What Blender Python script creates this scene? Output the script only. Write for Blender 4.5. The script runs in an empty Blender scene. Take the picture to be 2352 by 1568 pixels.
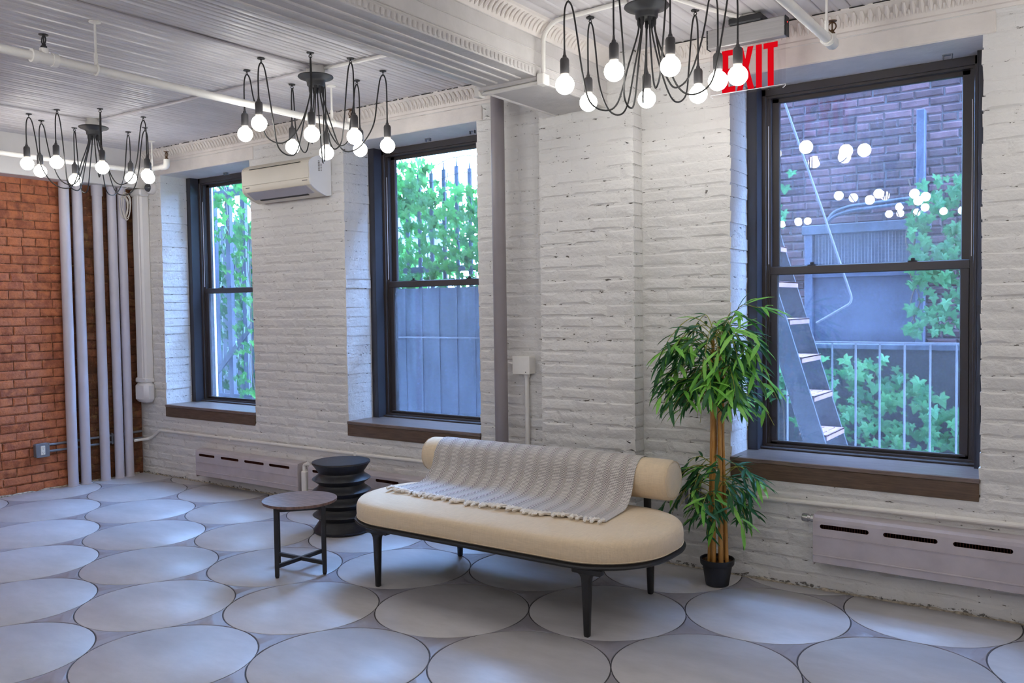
import bpy, math, random
from mathutils import Vector, Matrix

# ------------------------------------------------------------------ camera, world, exposure
sc = bpy.context.scene
col = sc.collection
CP = Vector((3.149768, -4.272886, 1.405747))
CF = Vector((-0.574907, 0.817254, -0.039725))
CR = Vector((0.818134, 0.574868, -0.013553))
CU = Vector((-0.01176, 0.040292, 0.999119))
FPX = 1973.16
cam = bpy.data.cameras.new('camera')
cam.sensor_width = 36.0
cam.lens = FPX * 36 / 2352
cam.clip_start = 0.05
camo = bpy.data.objects.new('camera', cam)
col.objects.link(camo)
camo.matrix_world = Matrix(((CR.x, CU.x, -CF.x, CP.x), (CR.y, CU.y, -CF.y, CP.y), (CR.z, CU.z, -CF.z, CP.z), (0, 0, 0, 1)))
sc.camera = camo

SKY_COL = (0.29, 0.51, 1.0)
SKY_STR = 46.0
BULB_COL = (1.0, 0.985, 0.93)
BULB_STR = 22.0
EXPOSURE = 0.26

w = bpy.data.worlds.new('sky')
sc.world = w
w.use_nodes = True
bg = w.node_tree.nodes['Background']
bg.inputs[0].default_value = (*SKY_COL, 1)
bg.inputs[1].default_value = SKY_STR
vs = sc.view_settings
vs.view_transform = 'Standard'
vs.look = 'None'
vs.exposure = EXPOSURE
vs.gamma = 1.0
vs.use_curve_mapping = False
sc.cycles.max_bounces = 8
sc.cycles.diffuse_bounces = 4
sc.cycles.glossy_bounces = 3
sc.cycles.transparent_max_bounces = 16
sc.cycles.sample_clamp_indirect = 6.0
sc.cycles.adaptive_threshold = .05
sc.cycles.use_light_tree = False
sc.cycles.caustics_reflective = False
sc.cycles.caustics_refractive = False

RND = random.Random(11)
U = RND.uniform
PI = math.pi


def px(p):
    """pixel position and depth of a world point (2352 x 1568 frame)"""
    d = Vector(p) - CP
    z = d.dot(CF)
    if z < .05:
        return None
    return 1176 + FPX * d.dot(CR) / z, 784 - FPX * d.dot(CU) / z, z


def seen(p, m=60):
    q = px(p)
    return q is not None and -m < q[0] < 2352 + m and -m < q[1] < 1568 + m


# ------------------------------------------------------------------ object helpers
ORG = {}


def tag(o, label=None, cat=None, group=None, kind=None):
    if label: o['label'] = label
    if cat: o['category'] = cat
    if group: o['group'] = group
    if kind: o['kind'] = kind
    return o


def thing(name, loc, label, cat, group=None, kind=None):
    o = bpy.data.objects.new(name, None)
    o.empty_display_size = .1
    o.location = loc
    col.objects.link(o)
    ORG[o] = Vector(loc)
    return tag(o, label, cat, group, kind)


class MB:
    def __init__(s):
        s.v = []; s.f = []; s.uv = None; s.fm = []

    def add(s, vs, fs):
        b = len(s.v)
        s.v += [tuple(p) for p in vs]
        s.f += [tuple(i + b for i in q) for q in fs]
        return b

    def box(s, x0, x1, y0, y1, z0, z1, b=0.0):
        if x1 < x0: x0, x1 = x1, x0
        if y1 < y0: y0, y1 = y1, y0
        if z1 < z0: z0, z1 = z1, z0
        if b <= 0:
            return s.add([(x, y, z) for x in (x0, x1) for y in (y0, y1) for z in (z0, z1)],
                         [(0, 1, 3, 2), (4, 6, 7, 5), (0, 4, 5, 1), (2, 3, 7, 6), (0, 2, 6, 4), (1, 5, 7, 3)])
        b = min(b, (x1 - x0) * .45, (y1 - y0) * .45, (z1 - z0) * .45)
        vs = []; ix = {}
        for i, x in enumerate((x0, x1)):
            for j, y in enumerate((y0, y1)):
                for k, z in enumerate((z0, z1)):
                    sx, sy, sz = (b if i == 0 else -b), (b if j == 0 else -b), (b if k == 0 else -b)
                    for a, p in enumerate(((x, y + sy, z + sz), (x + sx, y, z + sz), (x + sx, y + sy, z))):
                        ix[i, j, k, a] = len(vs); vs.append(p)
        fs = []
        g = lambda i, j, k, a: ix[i, j, k, a]
        for i in (0, 1):
            q = [g(i, 0, 0, 0), g(i, 1, 0, 0), g(i, 1, 1, 0), g(i, 0, 1, 0)]
            fs.append(q if i else q[::-1])
            q = [g(0, i, 0, 1), g(0, i, 1, 1), g(1, i, 1, 1), g(1, i, 0, 1)]
            fs.append(q if i else q[::-1])
            q = [g(0, 0, i, 2), g(1, 0, i, 2), g(1, 1, i, 2), g(0, 1, i, 2)]
            fs.append(q if i else q[::-1])
        for i in (0, 1):
            for j in (0, 1):
                q = [g(i, j, 0, 0), g(i, j, 0, 1), g(i, j, 1, 1), g(i, j, 1, 0)]
                fs.append(q if i == j else q[::-1])
                q = [g(i, 0, j, 0), g(i, 0, j, 2), g(i, 1, j, 2), g(i, 1, j, 0)]
                fs.append(q if i != j else q[::-1])
                q = [g(0, i, j, 1), g(0, i, j, 2), g(1, i, j, 2), g(1, i, j, 1)]
                fs.append(q if i == j else q[::-1])
                for k in (0, 1):
                    q = [g(i, j, k, 0), g(i, j, k, 1), g(i, j, k, 2)]
                    fs.append(q if (i + j + k) % 2 == 1 else q[::-1])
        return s.add(vs, fs)

    def tube(s, pts, r, n=8, caps=True, closed=False):
        pts = [Vector(p) for p in pts]
        m = len(pts)
        rs = r if isinstance(r, (list, tuple)) else [r] * m
        up = None
        vs = []
        for i, p in enumerate(pts):
            if closed:
                t = (pts[(i + 1) % m] - pts[i - 1])
            else:
                t = pts[min(i + 1, m - 1)] - pts[max(i - 1, 0)]
            if t.length < 1e-9: t = Vector((0, 0, 1))
            t.normalize()
            if up is None:
                up = Vector((0, 0, 1)) if abs(t.z) < .9 else Vector((1, 0, 0))
            up = up - t * up.dot(t)
            if up.length < 1e-6:
                up = Vector((1, 0, 0)) - t * t.x
            up.normalize()
            sd = t.cross(up)
            for k in range(n):
                a = 2 * PI * k / n
                vs.append(p + (up * math.cos(a) + sd * math.sin(a)) * rs[i])
        fs = []
        for i in range(m if closed else m - 1):
            j = (i + 1) % m
            for k in range(n):
                l = (k + 1) % n
                fs.append((i * n + k, i * n + l, j * n + l, j * n + k))
        if caps and not closed:
            fs.append(tuple(range(n))[::-1])
            fs.append(tuple((m - 1) * n + k for k in range(n)))
        return s.add(vs, fs)

    def lathe(s, prof, c=(0, 0, 0), n=24, axis='z'):
        vs = []; fs = []; m = len(prof)
        for r, z in prof:
            for k in range(n):
                a = 2 * PI * k / n
                p = (r * math.cos(a), r * math.sin(a), z)
                if axis == 'x': p = (p[2], p[0], p[1])
                if axis == 'y': p = (p[0], p[2], p[1])
                if axis == '-y': p = (p[0], -p[2], p[1])
                vs.append((p[0] + c[0], p[1] + c[1], p[2] + c[2]))
        for i in range(m - 1):
            for k in range(n):
                l = (k + 1) % n
                q = (i * n + k, i * n + l, (i + 1) * n + l, (i + 1) * n + k)
                fs.append(q[::-1] if axis == 'y' else q)
        if prof[0][0] > 1e-5: fs.append(tuple(range(n))[::-1])
        if prof[-1][0] > 1e-5: fs.append(tuple((m - 1) * n + k for k in range(n)))
        return s.add(vs, fs)

    def prism(s, poly, h0, h1, mp):
        n = len(poly)
        vs = [mp(a, b, h0) for a, b in poly] + [mp(a, b, h1) for a, b in poly]
        fs = [tuple(range(n))[::-1], tuple(range(n, 2 * n))]
        for i in range(n):
            j = (i + 1) % n
            fs.append((i, j, n + j, n + i))
        return s.add(vs, fs)

    def layers(s, rings, cap=True):
        n = len(rings[0]); b = None
        vs = [p for r in rings for p in r]
        fs = []
        for i in range(len(rings) - 1):
            for k in range(n):
                l = (k + 1) % n
                fs.append((i * n + k, i * n + l, (i + 1) * n + l, (i + 1) * n + k))
        if cap:
            fs.append(tuple(range(n))[::-1])
            fs.append(tuple((len(rings) - 1) * n + k for k in range(n)))
        return s.add(vs, fs)

    def xf(s, M, start=0):
        for i in range(start, len(s.v)):
            s.v[i] = tuple(M @ Vector(s.v[i]))

    def mesh(s, name, mat, smooth=False, org=None, angle=35):
        me = bpy.data.meshes.new(name)
        v = s.v
        if org is not None and org.length > 0:
            ox, oy, oz = org
            v = [(a - ox, b - oy, c - oz) for a, b, c in v]
        me.from_pydata(v, [], s.f)
        if mat is not None:
            me.materials.append(mat)
        if s.uv:
            l = me.uv_layers.new(name='UVMap')
            for lp in me.loops:
                l.data[lp.index].uv = s.uv[lp.vertex_index]
        me.validate()
        import bmesh
        if len(me.polygons) < 20000 and not s.uv:
            bm = bmesh.new(); bm.from_mesh(me)
            bmesh.ops.recalc_face_normals(bm, faces=bm.faces)
            bm.to_mesh(me); bm.free()
        if smooth:
            me.polygons.foreach_set('use_smooth', [True] * len(me.polygons))
            me.set_sharp_from_angle(angle=math.radians(angle))
        me.update()
        return me

    def build(s, name, mat, parent=None, smooth=False, angle=35, **kw):
        org = ORG.get(parent, Vector((0, 0, 0))) if parent is not None else Vector((0, 0, 0))
        me = s.mesh(name, mat, smooth, org, angle)
        o = bpy.data.objects.new(name, me)
        col.objects.link(o)
        if parent is not None:
            o.parent = parent
        ORG[o] = org
        return tag(o, **kw)


def inst(name, me, parent, M):
    """child object sharing mesh data; M is relative to the world"""
    o = bpy.data.objects.new(name, me)
    col.objects.link(o)
    o.parent = parent
    org = ORG.get(parent, Vector((0, 0, 0)))
    o.matrix_basis = Matrix.Translation(-org) @ M
    ORG[o] = org
    return o


def catmull(P, n=8):
    P = [Vector(p) for p in P]
    out = []
    for i in range(len(P) - 1):
        a, b, c, d = P[max(i - 1, 0)], P[i], P[i + 1], P[min(i + 2, len(P) - 1)]
        for k in range(n):
            t = k / n
            out.append(.5 * ((2 * b) + (c - a) * t + (2 * a - 5 * b + 4 * c - d) * t * t + (3 * b - a - 3 * c + d) * t ** 3))
    out.append(P[-1])
    return out


def bend(P, r, n=5):
    """polyline with rounded corners"""
    P = [Vector(p) for p in P]
    out = [P[0]]
    for i in range(1, len(P) - 1):
        a, b, c = P[i - 1], P[i], P[i + 1]
        u = (a - b); v = (c - b)
        rr = min(r, u.length * .45, v.length * .45)
        p0 = b + u.normalized() * rr; p1 = b + v.normalized() * rr
        for k in range(n + 1):
            t = k / n
            out.append(p0 * (1 - t) ** 2 + b * 2 * t * (1 - t) + p1 * t * t)
    out.append(P[-1])
    return out


# ------------------------------------------------------------------ materials
def srgb(r, g, b):
    f = lambda c: (c / 255) / 12.92 if c / 255 <= .04045 else ((c / 255 + .055) / 1.055) ** 2.4
    return (f(r), f(g), f(b))


class NT:
    def __init__(s, name):
        s.m = bpy.data.materials.new(name)
        s.m.use_nodes = True
        s.t = s.m.node_tree
        s.b = s.t.nodes['Principled BSDF']
        s.out = s.t.nodes['Material Output']
        s._pos = None

    def n(s, typ, ins=None, **at):
        n = s.t.nodes.new(typ)
        for k, v in at.items(): setattr(n, k, v)
        for k, v in (ins or {}).items(): s.set(n.inputs[k], v)
        return n

    def set(s, sock, v):
        if isinstance(v, bpy.types.NodeSocket):
            s.t.links.new(v, sock)
        else:
            if isinstance(v, (tuple, list)) and len(v) == 3 and sock.type == 'RGBA': v = (*v, 1)
            sock.default_value = v

    def pos(s, scale=(1, 1, 1), rot=(0, 0, 0), obj=False):
        if obj:
            p = s.n('ShaderNodeTexCoord').outputs['Object']
        else:
            p = s.n('ShaderNodeNewGeometry').outputs['Position']
        if scale == (1, 1, 1) and rot == (0, 0, 0): return p
        return s.n('ShaderNodeMapping', {0: p, 'Scale': scale, 'Rotation': rot}).outputs[0]

    def noise(s, scale, vec=None, detail=3, rough=.55, out=0):
        return s.n('ShaderNodeTexNoise', {'Vector': vec if vec is not None else s.pos(), 'Scale': scale, 'Detail': detail, 'Roughness': rough}).outputs[out]

    def ramp(s, fac, stops, interp='LINEAR'):
        r = s.n('ShaderNodeValToRGB', {0: fac})
        cr = r.color_ramp; cr.interpolation = interp
        while len(cr.elements) < len(stops): cr.elements.new(.5)
        for e, (p, c) in zip(cr.elements, stops):
            e.position = p
            e.color = (c, c, c, 1) if isinstance(c, (int, float)) else (*c, 1)
        return r.outputs[0]

    def mix(s, fac, a, b, blend='MIX'):
        n = s.n('ShaderNodeMix', data_type='RGBA', blend_type=blend)
        s.set(n.inputs[0], fac); s.set(n.inputs[6], a); s.set(n.inputs[7], b)
        return n.outputs[2]

    def math(s, op, a, b=0.0, c=0.0):
        n = s.n('ShaderNodeMath', operation=op)
        s.set(n.inputs[0], a); s.set(n.inputs[1], b); s.set(n.inputs[2], c)
        return n.outputs[0]

    def bump(s, h, strength=.3, dist=.01):
        return s.n('ShaderNodeBump', {'Height': h, 'Strength': strength, 'Distance': dist}).outputs[0]

    def rand(s):
        return s.n('ShaderNodeObjectInfo').outputs['Random']


def basic(name, c, rough=.5, metal=0.0, var=.08, vs=6, bump=0, bs=60, stretch=(1, 1, 1), spec=.5, rnd=0, obj=False, bd=.004):
    t = NT(name)
    p = t.pos(stretch, obj=obj)
    cc = c
    if var:
        lo = tuple(x * (1 - var * 1.6) for x in c); hi = tuple(min(1, x * (1 + var)) for x in c)
        cc = t.ramp(t.noise(vs, p, 4), [(.3, lo), (.7, hi)])
    if rnd:
        k = t.math('MULTIPLY_ADD', t.rand(), 2 * rnd, 1 - rnd)
        cc = t.mix(1.0, cc, t.n('ShaderNodeCombineColor', {0: k, 1: k, 2: k}).outputs[0], 'MULTIPLY')
    t.set(t.b.inputs['Base Color'], cc)
    t.b.inputs['Roughness'].default_value = rough
    t.b.inputs['Metallic'].default_value = metal
    t.b.inputs['Specular IOR Level'].default_value = spec
    if bump:
        t.set(t.b.inputs['Normal'], t.bump(t.noise(bs, p, 4), bump, bd))
    return t.m


def mat_paint(name, c, chips=.5, joint=False, bump=.55):
    """old brick wall under many coats of white paint, chipped"""
    t = NT(name)
    p = t.pos()
    base = t.ramp(t.noise(3.2, p, 4), [(.25, tuple(x * .90 for x in c)), (.75, c)])
    st = t.pos((9, 9, 34))
    ch = t.noise(2.6, st, 3, .6)
    lim = .625 if joint else .735
    dots = t.noise(55, p, 2)
    mask = t.ramp(ch, [(lim, 0), (lim + .02, chips)])
    mask2 = t.ramp(dots, [(.745, 0), (.765, chips)])
    m = t.math('MAXIMUM', mask, mask2)
    # flaked plaster along the bottom of the wall
    sep = t.n('ShaderNodeSeparateXYZ', {0: p}).outputs[2]
    low = t.math('LESS_THAN', t.math('ADD', sep, t.math('MULTIPLY', t.noise(7, p, 4), -.07)), -.018)
    flake = t.ramp(t.noise(42, p, 4, .7), [(.50, 0), (.56, .8)])
    m = t.math('MAXIMUM', m, t.math('MULTIPLY', low, flake))
    colr = t.mix(m, base, srgb(70, 62, 52))
    t.set(t.b.inputs['Base Color'], colr)
    t.b.inputs['Roughness'].default_value = .55
    t.b.inputs['Specular IOR Level'].default_value = .3
    h = t.math('ADD', t.math('ADD', t.noise(30, p, 5, .6), t.math('MULTIPLY', t.noise(8, t.pos((1, 1, 1.8)), 3, .5), 1.3)), t.math('MULTIPLY', m, -.5))
    t.set(t.b.inputs['Normal'], t.bump(h, bump, .014))
    return t.m


WHITE = srgb(230, 228, 226)
m_paint = mat_paint('painted_brick', WHITE, .8)
m_pmort = mat_paint('painted_mortar', srgb(228, 226, 224), .9, True, .8)
m_plaster = basic('white_plaster', srgb(226, 222, 220), .6, var=.04, vs=3, bump=.25, bs=30)
m_ceil = basic('ceiling_paint', srgb(204, 200, 203), .38, var=.06, vs=4, bump=.35, bs=18)
m_beam = basic('beam_paint', srgb(206, 202, 200), .5, var=.07, vs=5, bump=.6, bs=22, bd=.008)
m_trimp = basic('cornice_paint', srgb(228, 221, 216), .5, var=.05, vs=8, bump=.4, bs=40)
m_wpipe = basic('white_pipe_paint', srgb(236, 233, 228), .4, var=.04, vs=9, bump=.15, bs=60)
m_duct = basic('white_plastic', srgb(232, 229, 228), .4, var=.02)
m_gpipe = basic('grey_pipe_paint', srgb(205, 200, 210), .42, var=.03, vs=7)
m_post = basic('grey_steel_paint', srgb(140, 132, 136), .45, var=.04)
m_rad = basic('radiator_paint', srgb(190, 181, 185), .5, var=.07, vs=9)
m_radin = basic('rusty_fin', srgb(92, 40, 26), .7, var=.3, vs=30)
m_bronze = basic('bronze_aluminium', srgb(64, 58, 58), .38, 0, var=.05, spec=.55)
m_steel = basic('dark_steel_panel', srgb(50, 48, 54), .42, 0, var=.12, vs=5, spec=.6)
m_black = basic('black_metal', srgb(34, 34, 37), .42, var=.08)
m_blackp = basic('black_plastic', srgb(32, 32, 36), .5, var=.05)
m_cord = basic('black_cord', srgb(30, 29, 30), .6, var=0)
m_socket = basic('charcoal_socket', srgb(62, 60, 62), .55, var=.04)
m_alu = basic('brushed_aluminium', srgb(176, 174, 174), .35, .7, var=.06, vs=3, stretch=(1, 40, 40))
m_chrome = basic('chrome', srgb(190, 188, 186), .25, .9, var=.05)
m_brass = basic('old_brass', srgb(96, 70, 48), .45, .6, var=.25, vs=60)
m_ac = basic('cream_plastic', srgb(226, 218, 203), .42, var=.02)
m_acw = basic('pale_plastic', srgb(226, 227, 232), .4, var=.02)
m_acg = basic('grey_plastic', srgb(176, 172, 178), .45, var=.02)
m_ink = basic('grey_print', srgb(120, 116, 114), .6, var=0)
m_box = basic('galvanised_steel', srgb(128, 130, 138), .45, .3, var=.12, vs=20)
m_outlet = basic('outlet_plastic', srgb(240, 238, 232), .4, var=0)
m_cable = basic('white_cable', srgb(222, 214, 205), .5, var=.03)
m_pot = basic('pot_plastic', srgb(38, 40, 46), .5, var=.05)
m_soil = basic('coir_soil', srgb(96, 62, 32), .9, var=.5, vs=70, bump=1, bs=90, bd=.02)
m_grout = basic('dark_grout', srgb(74, 72, 76), .8, var=.15, vs=40)
m_iron = basic('dark_iron', srgb(62, 60, 66), .6, var=.2, vs=12)
m_rust = basic('painted_tread', srgb(158, 118, 118), .7, var=.18, vs=9)
m_rail = basic('pale_iron', srgb(116, 114, 120), .55, var=.15, vs=15)
m_sheet = basic('weathered_sheet', srgb(72, 76, 88), .6, var=.35, vs=2.5, stretch=(6, 6, .7))
m_crumb = basic('crumbled_plaster', srgb(196, 184, 166), .9, var=.35, vs=55, bump=1, bs=90, bd=.01)
m_farm = basic('sooty_mortar', srgb(120, 116, 120), .9, var=.2, vs=20)
m_ground = basic('courtyard_concrete', srgb(62, 58, 58), .9, var=.2, vs=3)
m_lens = basic('smoked_dome', srgb(80, 80, 84), .15, var=0)


def mat_redbrick():
    t = NT('old_red_brick')
    p = t.pos()
    r = t.rand()
    c = t.ramp(r, [(0, srgb(156, 90, 64)), (.3, srgb(182, 110, 80)), (.6, srgb(192, 122, 90)), (.85, srgb(172, 102, 76)), (1, srgb(146, 88, 66))])
    c = t.mix(t.ramp(t.noise(45, p, 4), [(.35, 0), (.75, .55)]), c, srgb(128, 74, 50))
    c = t.mix(t.ramp(t.noise(13, p, 5, .65), [(.42, 0), (.62, .75)]), c, srgb(206, 126, 84))
    c = t.mix(t.ramp(t.noise(24, p, 5, .7), [(.60, 0), (.70, .6)]), c, srgb(112, 74, 58))
    # soot left by an old flue in the corner
    sep = t.n('ShaderNodeSeparateXYZ', {0: p})
    y = t.math('ADD', sep.outputs[1], t.math('MULTIPLY', t.noise(5, p, 3), .22))
    soot = t.ramp(t.math('ADD', y, 1.0), [(.30 + .12, 0), (.40 + .12, .82)])
    soot = t.math('MULTIPLY', soot, t.ramp(t.noise(9, p, 4), [(.3, .55), (.6, 1)]))
    c = t.mix(soot, c, srgb(70, 54, 40))
    och = t.math('MULTIPLY', soot, t.ramp(t.noise(16, p, 4), [(.56, 0), (.66, .8)]))
    c = t.mix(och, c, srgb(140, 110, 66))
    t.set(t.b.inputs['Base Color'], c)
    t.b.inputs['Roughness'].default_value = .8
    t.b.inputs['Specular IOR Level'].default_value = .25
    t.set(t.b.inputs['Normal'], t.bump(t.noise(70, p, 5), .7, .008))
    return t.m


def mat_redmortar():
    t = NT('dirty_mortar')
    p = t.pos()
    c = t.ramp(t.noise(26, p, 4), [(.30, srgb(104, 68, 50)), (.56, srgb(140, 90, 64)), (.66, srgb(182, 136, 100)), (.76, srgb(210, 184, 150))])
    t.set(t.b.inputs['Base Color'], c)
    t.b.inputs['Roughness'].default_value = .9
    t.set(t.b.inputs['Normal'], t.bump(t.noise(90, p, 5), 1, .012))
    return t.m


def mat_tile(name, c, rough):
    t = NT(name)
    p = t.pos()
    n1 = t.noise(2.2, t.pos((1, 2.2, 1), (0, 0, .5)), 6, .62)
    cc = t.ramp(n1, [(.28, tuple(x * .80 for x in c)), (.72, tuple(min(1, x * 1.09) for x in c))])
    cc = t.mix(t.ramp(t.noise(11, t.pos((1, 2.6, 1), (0, 0, .9)), 5, .7), [(.45, 0), (.75, .35)]), cc, tuple(x * .78 for x in c))
    k = t.math('MULTIPLY_ADD', t.rand(), .14, .93)
    cc = t.mix(1.0, cc, t.n('ShaderNodeCombineColor', {0: k, 1: k, 2: k}).outputs[0], 'MULTIPLY')
    t.set(t.b.inputs['Base Color'], cc)
    t.b.inputs['Roughness'].default_value = rough
    t.b.inputs['Specular IOR Level'].default_value = .5
    t.set(t.b.inputs['Normal'], t.bump(t.noise(18, p, 4), .05, .004))
    return t.m


def mat_fabric(name, c):
    t = NT(name)
    p = t.pos()
    wv = t.math('ADD', t.noise(150, t.pos((1, .15, .15)), 2), t.noise(150, t.pos((.15, 1, 1)), 2))
    cc = t.mix(t.ramp(wv, [(.42, 0), (.58, 1)]) if False else t.math('MULTIPLY', wv, .5), tuple(x * .82 for x in c), tuple(min(1, x * 1.14) for x in c))
    t.set(t.b.inputs['Base Color'], cc)
    t.b.inputs['Roughness'].default_value = .9
    t.b.inputs['Specular IOR Level'].default_value = .15
    t.b.inputs['Sheen Weight'].default_value = .25
    t.set(t.b.inputs['Normal'], t.bump(wv, .35, .003))
    return t.m


def mat_blanket():
    t = NT('herringbone_cotton')
    uv = t.n('ShaderNodeTexCoord').outputs['UV']
    s = t.n('ShaderNodeSeparateXYZ', {0: uv})
    u, v = s.outputs[0], s.outputs[1]
    # chevron bands run front to back; every second band is a finer weave
    ub = t.math('MULTIPLY', u, 30.0)
    tri = t.math('ABSOLUTE', t.math('SUBTRACT', t.math('FRACT', ub), .5))
    zig = t.math('FRACT', t.math('ADD', t.math('MULTIPLY', v, 145.0), t.math('MULTIPLY', tri, 5.6)))
    line = t.math('GREATER_THAN', zig, .5)
    vb = t.math('FRACT', t.math('MULTIPLY', v, 170.0))
    uf = t.math('FRACT', t.math('MULTIPLY', u, 240.0))
    fine = t.math('GREATER_THAN', t.math('ADD', t.math('ABSOLUTE', t.math('SUBTRACT', vb, .5)), t.math('ABSOLUTE', t.math('SUBTRACT', uf, .5))), .43)
    band = t.math('LESS_THAN', t.math('FRACT', t.math('MULTIPLY', u, 15.0)), .5)
    m = t.math('MULTIPLY_ADD', t.math('SUBTRACT', line, fine), band, fine)
    c = t.mix(m, srgb(92, 86, 92), srgb(232, 226, 221))
    t.set(t.b.inputs['Base Color'], c)
    t.b.inputs['Roughness'].default_value = .95
    t.b.inputs['Specular IOR Level'].default_value = .1
    t.set(t.b.inputs['Normal'], t.bump(t.noise(220, t.pos(), 2), .4, .003))
    return t.m


def mat_wood(name, c0, c1, stretch, rough=.45, scale=6, rot=(0, 0, 0), bump=.2):
    t = NT(name)
    p = t.pos(stretch, rot)
    n = t.noise(scale, p, 6, .65)
    t.set(t.b.inputs['Base Color'], t.ramp(n, [(.3, c0), (.7, c1)]))
    t.b.inputs['Roughness'].default_value = rough
    t.set(t.b.inputs['Normal'], t.bump(n, bump, .004))
    return t.m


def mat_leaf(name, c0, c1, trans=.25):
    t = NT(name)
    c = t.mix(t.rand(), c0, c1)
    c = t.mix(t.ramp(t.noise(30, t.pos(), 2), [(.3, 0), (.7, .35)]), c, tuple(x * .6 for x in c0))
    t.set(t.b.inputs['Base Color'], c)
    t.b.inputs['Roughness'].default_value = .45
    t.b.inputs['Specular IOR Level'].default_value = .4
    tr = t.n('ShaderNodeBsdfTranslucent', {0: c})
    mx = t.n('ShaderNodeMixShader', {0: trans, 1: t.b.outputs[0], 2: tr.outputs[0]})
    t.set(t.out.inputs[0], mx.outputs[0])
    return t.m


def mat_glass(name, dust, refl=1.0, streak=.5):
    """window glass: clear, mirror-like at an angle, with dust clinging outside"""
    t = NT(name)
    t.t.nodes.remove(t.b)
    fr = t.n('ShaderNodeFresnel', {0: t.math('MULTIPLY_ADD', t.n('ShaderNodeNewGeometry').outputs['Backfacing'], 1 / 1.5 - 1.5, 1.5)}).outputs[0]
    tr = t.n('ShaderNodeBsdfTransparent', {0: (.93, .96, .97, 1)})
    gl = t.n('ShaderNodeBsdfGlossy', {0: (refl, refl, refl, 1), 1: .0})
    a = t.n('ShaderNodeMixShader', {0: t.math('MULTIPLY', fr, 1.0), 1: tr.outputs[0], 2: gl.outputs[0]})
    p = t.pos()
    cloud = t.ramp(t.noise(2.2, t.pos((1, 1, .55)), 5, .6), [(.25, dust * .45), (.75, dust * 1.35)])
    spk = t.ramp(t.noise(130, p, 2, .7), [(.45, .55), (.72, 1.6)])
    runs = t.ramp(t.noise(9, t.pos((7, 1, .35)), 3), [(.35, 1 - streak * .5), (.7, 1 + streak)])
    d = t.math('MULTIPLY', t.math('MULTIPLY', cloud, spk), runs)
    df = t.n('ShaderNodeBsdfTranslucent', {0: (.8, .82, .85, 1)})
    d2 = t.n('ShaderNodeBsdfDiffuse', {0: (.7, .7, .7, 1)})
    dm = t.n('ShaderNodeMixShader', {0: .3, 1: df.outputs[0], 2: d2.outputs[0]})
    mx = t.n('ShaderNodeMixShader', {0: t.math('MINIMUM', d, .9), 1: a.outputs[0], 2: dm.outputs[0]})
    t.set(t.out.inputs[0], mx.outputs[0])
    return t.m


def mat_emit(name, c, s):
    t = NT(name)
    t.t.nodes.remove(t.b)
    e = t.n('ShaderNodeEmission', {0: (*c, 1), 1: s})
    t.set(t.out.inputs[0], e.outputs[0])
    return t.m


m_red = mat_redbrick()
m_redm = mat_redmortar()
m_tile = mat_tile('cement_tile', srgb(188, 185, 187), .44)
m_infill = mat_tile('cement_infill_tile', srgb(154, 150, 157), .42)
m_linen = mat_fabric('beige_linen', srgb(226, 204, 172))
m_blanket = mat_blanket()
m_fringe = basic('cotton_fringe', srgb(236, 230, 222), .95, var=.1, vs=60)
m_walnut = mat_wood('walnut_top', srgb(70, 48, 40), srgb(142, 112, 98), (3, 26, 3), .38, 3.2, (0, 0, .9))
m_edge = basic('walnut_edge', srgb(74, 46, 40), .5, var=.2, vs=20)
m_stool = mat_wood('black_stained_wood', srgb(22, 23, 27), srgb(40, 41, 48), (9, 9, 40), .42, 3)
m_sill = mat_wood('stained_sill_wood', srgb(84, 70, 64), srgb(140, 122, 112), (2, 26, 26), .30, 4)
m_apron = mat_wood('stained_apron_wood', srgb(70, 54, 42), srgb(112, 88, 68), (2, 26, 26), .5, 4)
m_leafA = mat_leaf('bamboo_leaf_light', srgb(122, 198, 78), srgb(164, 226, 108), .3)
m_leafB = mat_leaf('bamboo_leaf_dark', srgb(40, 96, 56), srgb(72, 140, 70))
m_cane = mat_wood('bamboo_cane', srgb(176, 118, 50), srgb(216, 160, 84), (14, 14, 2.5), .4, 4, bump=.05)
m_twig = basic('green_twig', srgb(150, 150, 66), .6, var=.1)
m_ivyA = mat_leaf('ivy_leaf', srgb(66, 128, 82), srgb(112, 172, 110), .35)
m_ivyB = mat_leaf('ivy_leaf_bright', srgb(50, 108, 52), srgb(90, 150, 66), .4)
m_gate = basic('grey_gate_paint', srgb(72, 76, 94), .6, var=.15, vs=8)
m_bulb = mat_emit('opal_bulb_glow', BULB_COL, BULB_STR)
m_bulb.cycles.emission_sampling = 'FRONT'
m_exit = mat_emit('red_letter_glow', (0.80, 0.004, 0.012), .70)
m_led = mat_emit('red_led', (1.0, .02, .02), 2.0)

# ------------------------------------------------------------------ room dimensions
XL, XR, YB, YF, ZC = -3.84, 4.2, 0.0, -6.0, 2.77      # left wall, right wall, window wall, far side behind the camera, ceiling
WT = .52                                             # window wall thickness
OPEN = [(-3.465, -2.292), (-1.277, -0.105), (1.525, 2.664)]
ZS, ZL = .62, 2.560                                  # sill top, underside of lintel
RV = .25                                             # depth of the brick reveal


def sub_iv(a, b, cuts):
    segs = [(a, b, False, False)]
    for c, d in cuts:
        out = []
        for (p, q, l, r) in segs:
            if d <= p or c >= q: out.append((p, q, l, r)); continue
            if c > p: out.append((p, c, l, True))
            if d < q: out.append((d, q, True, r))
        segs = out
    return segs


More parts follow.
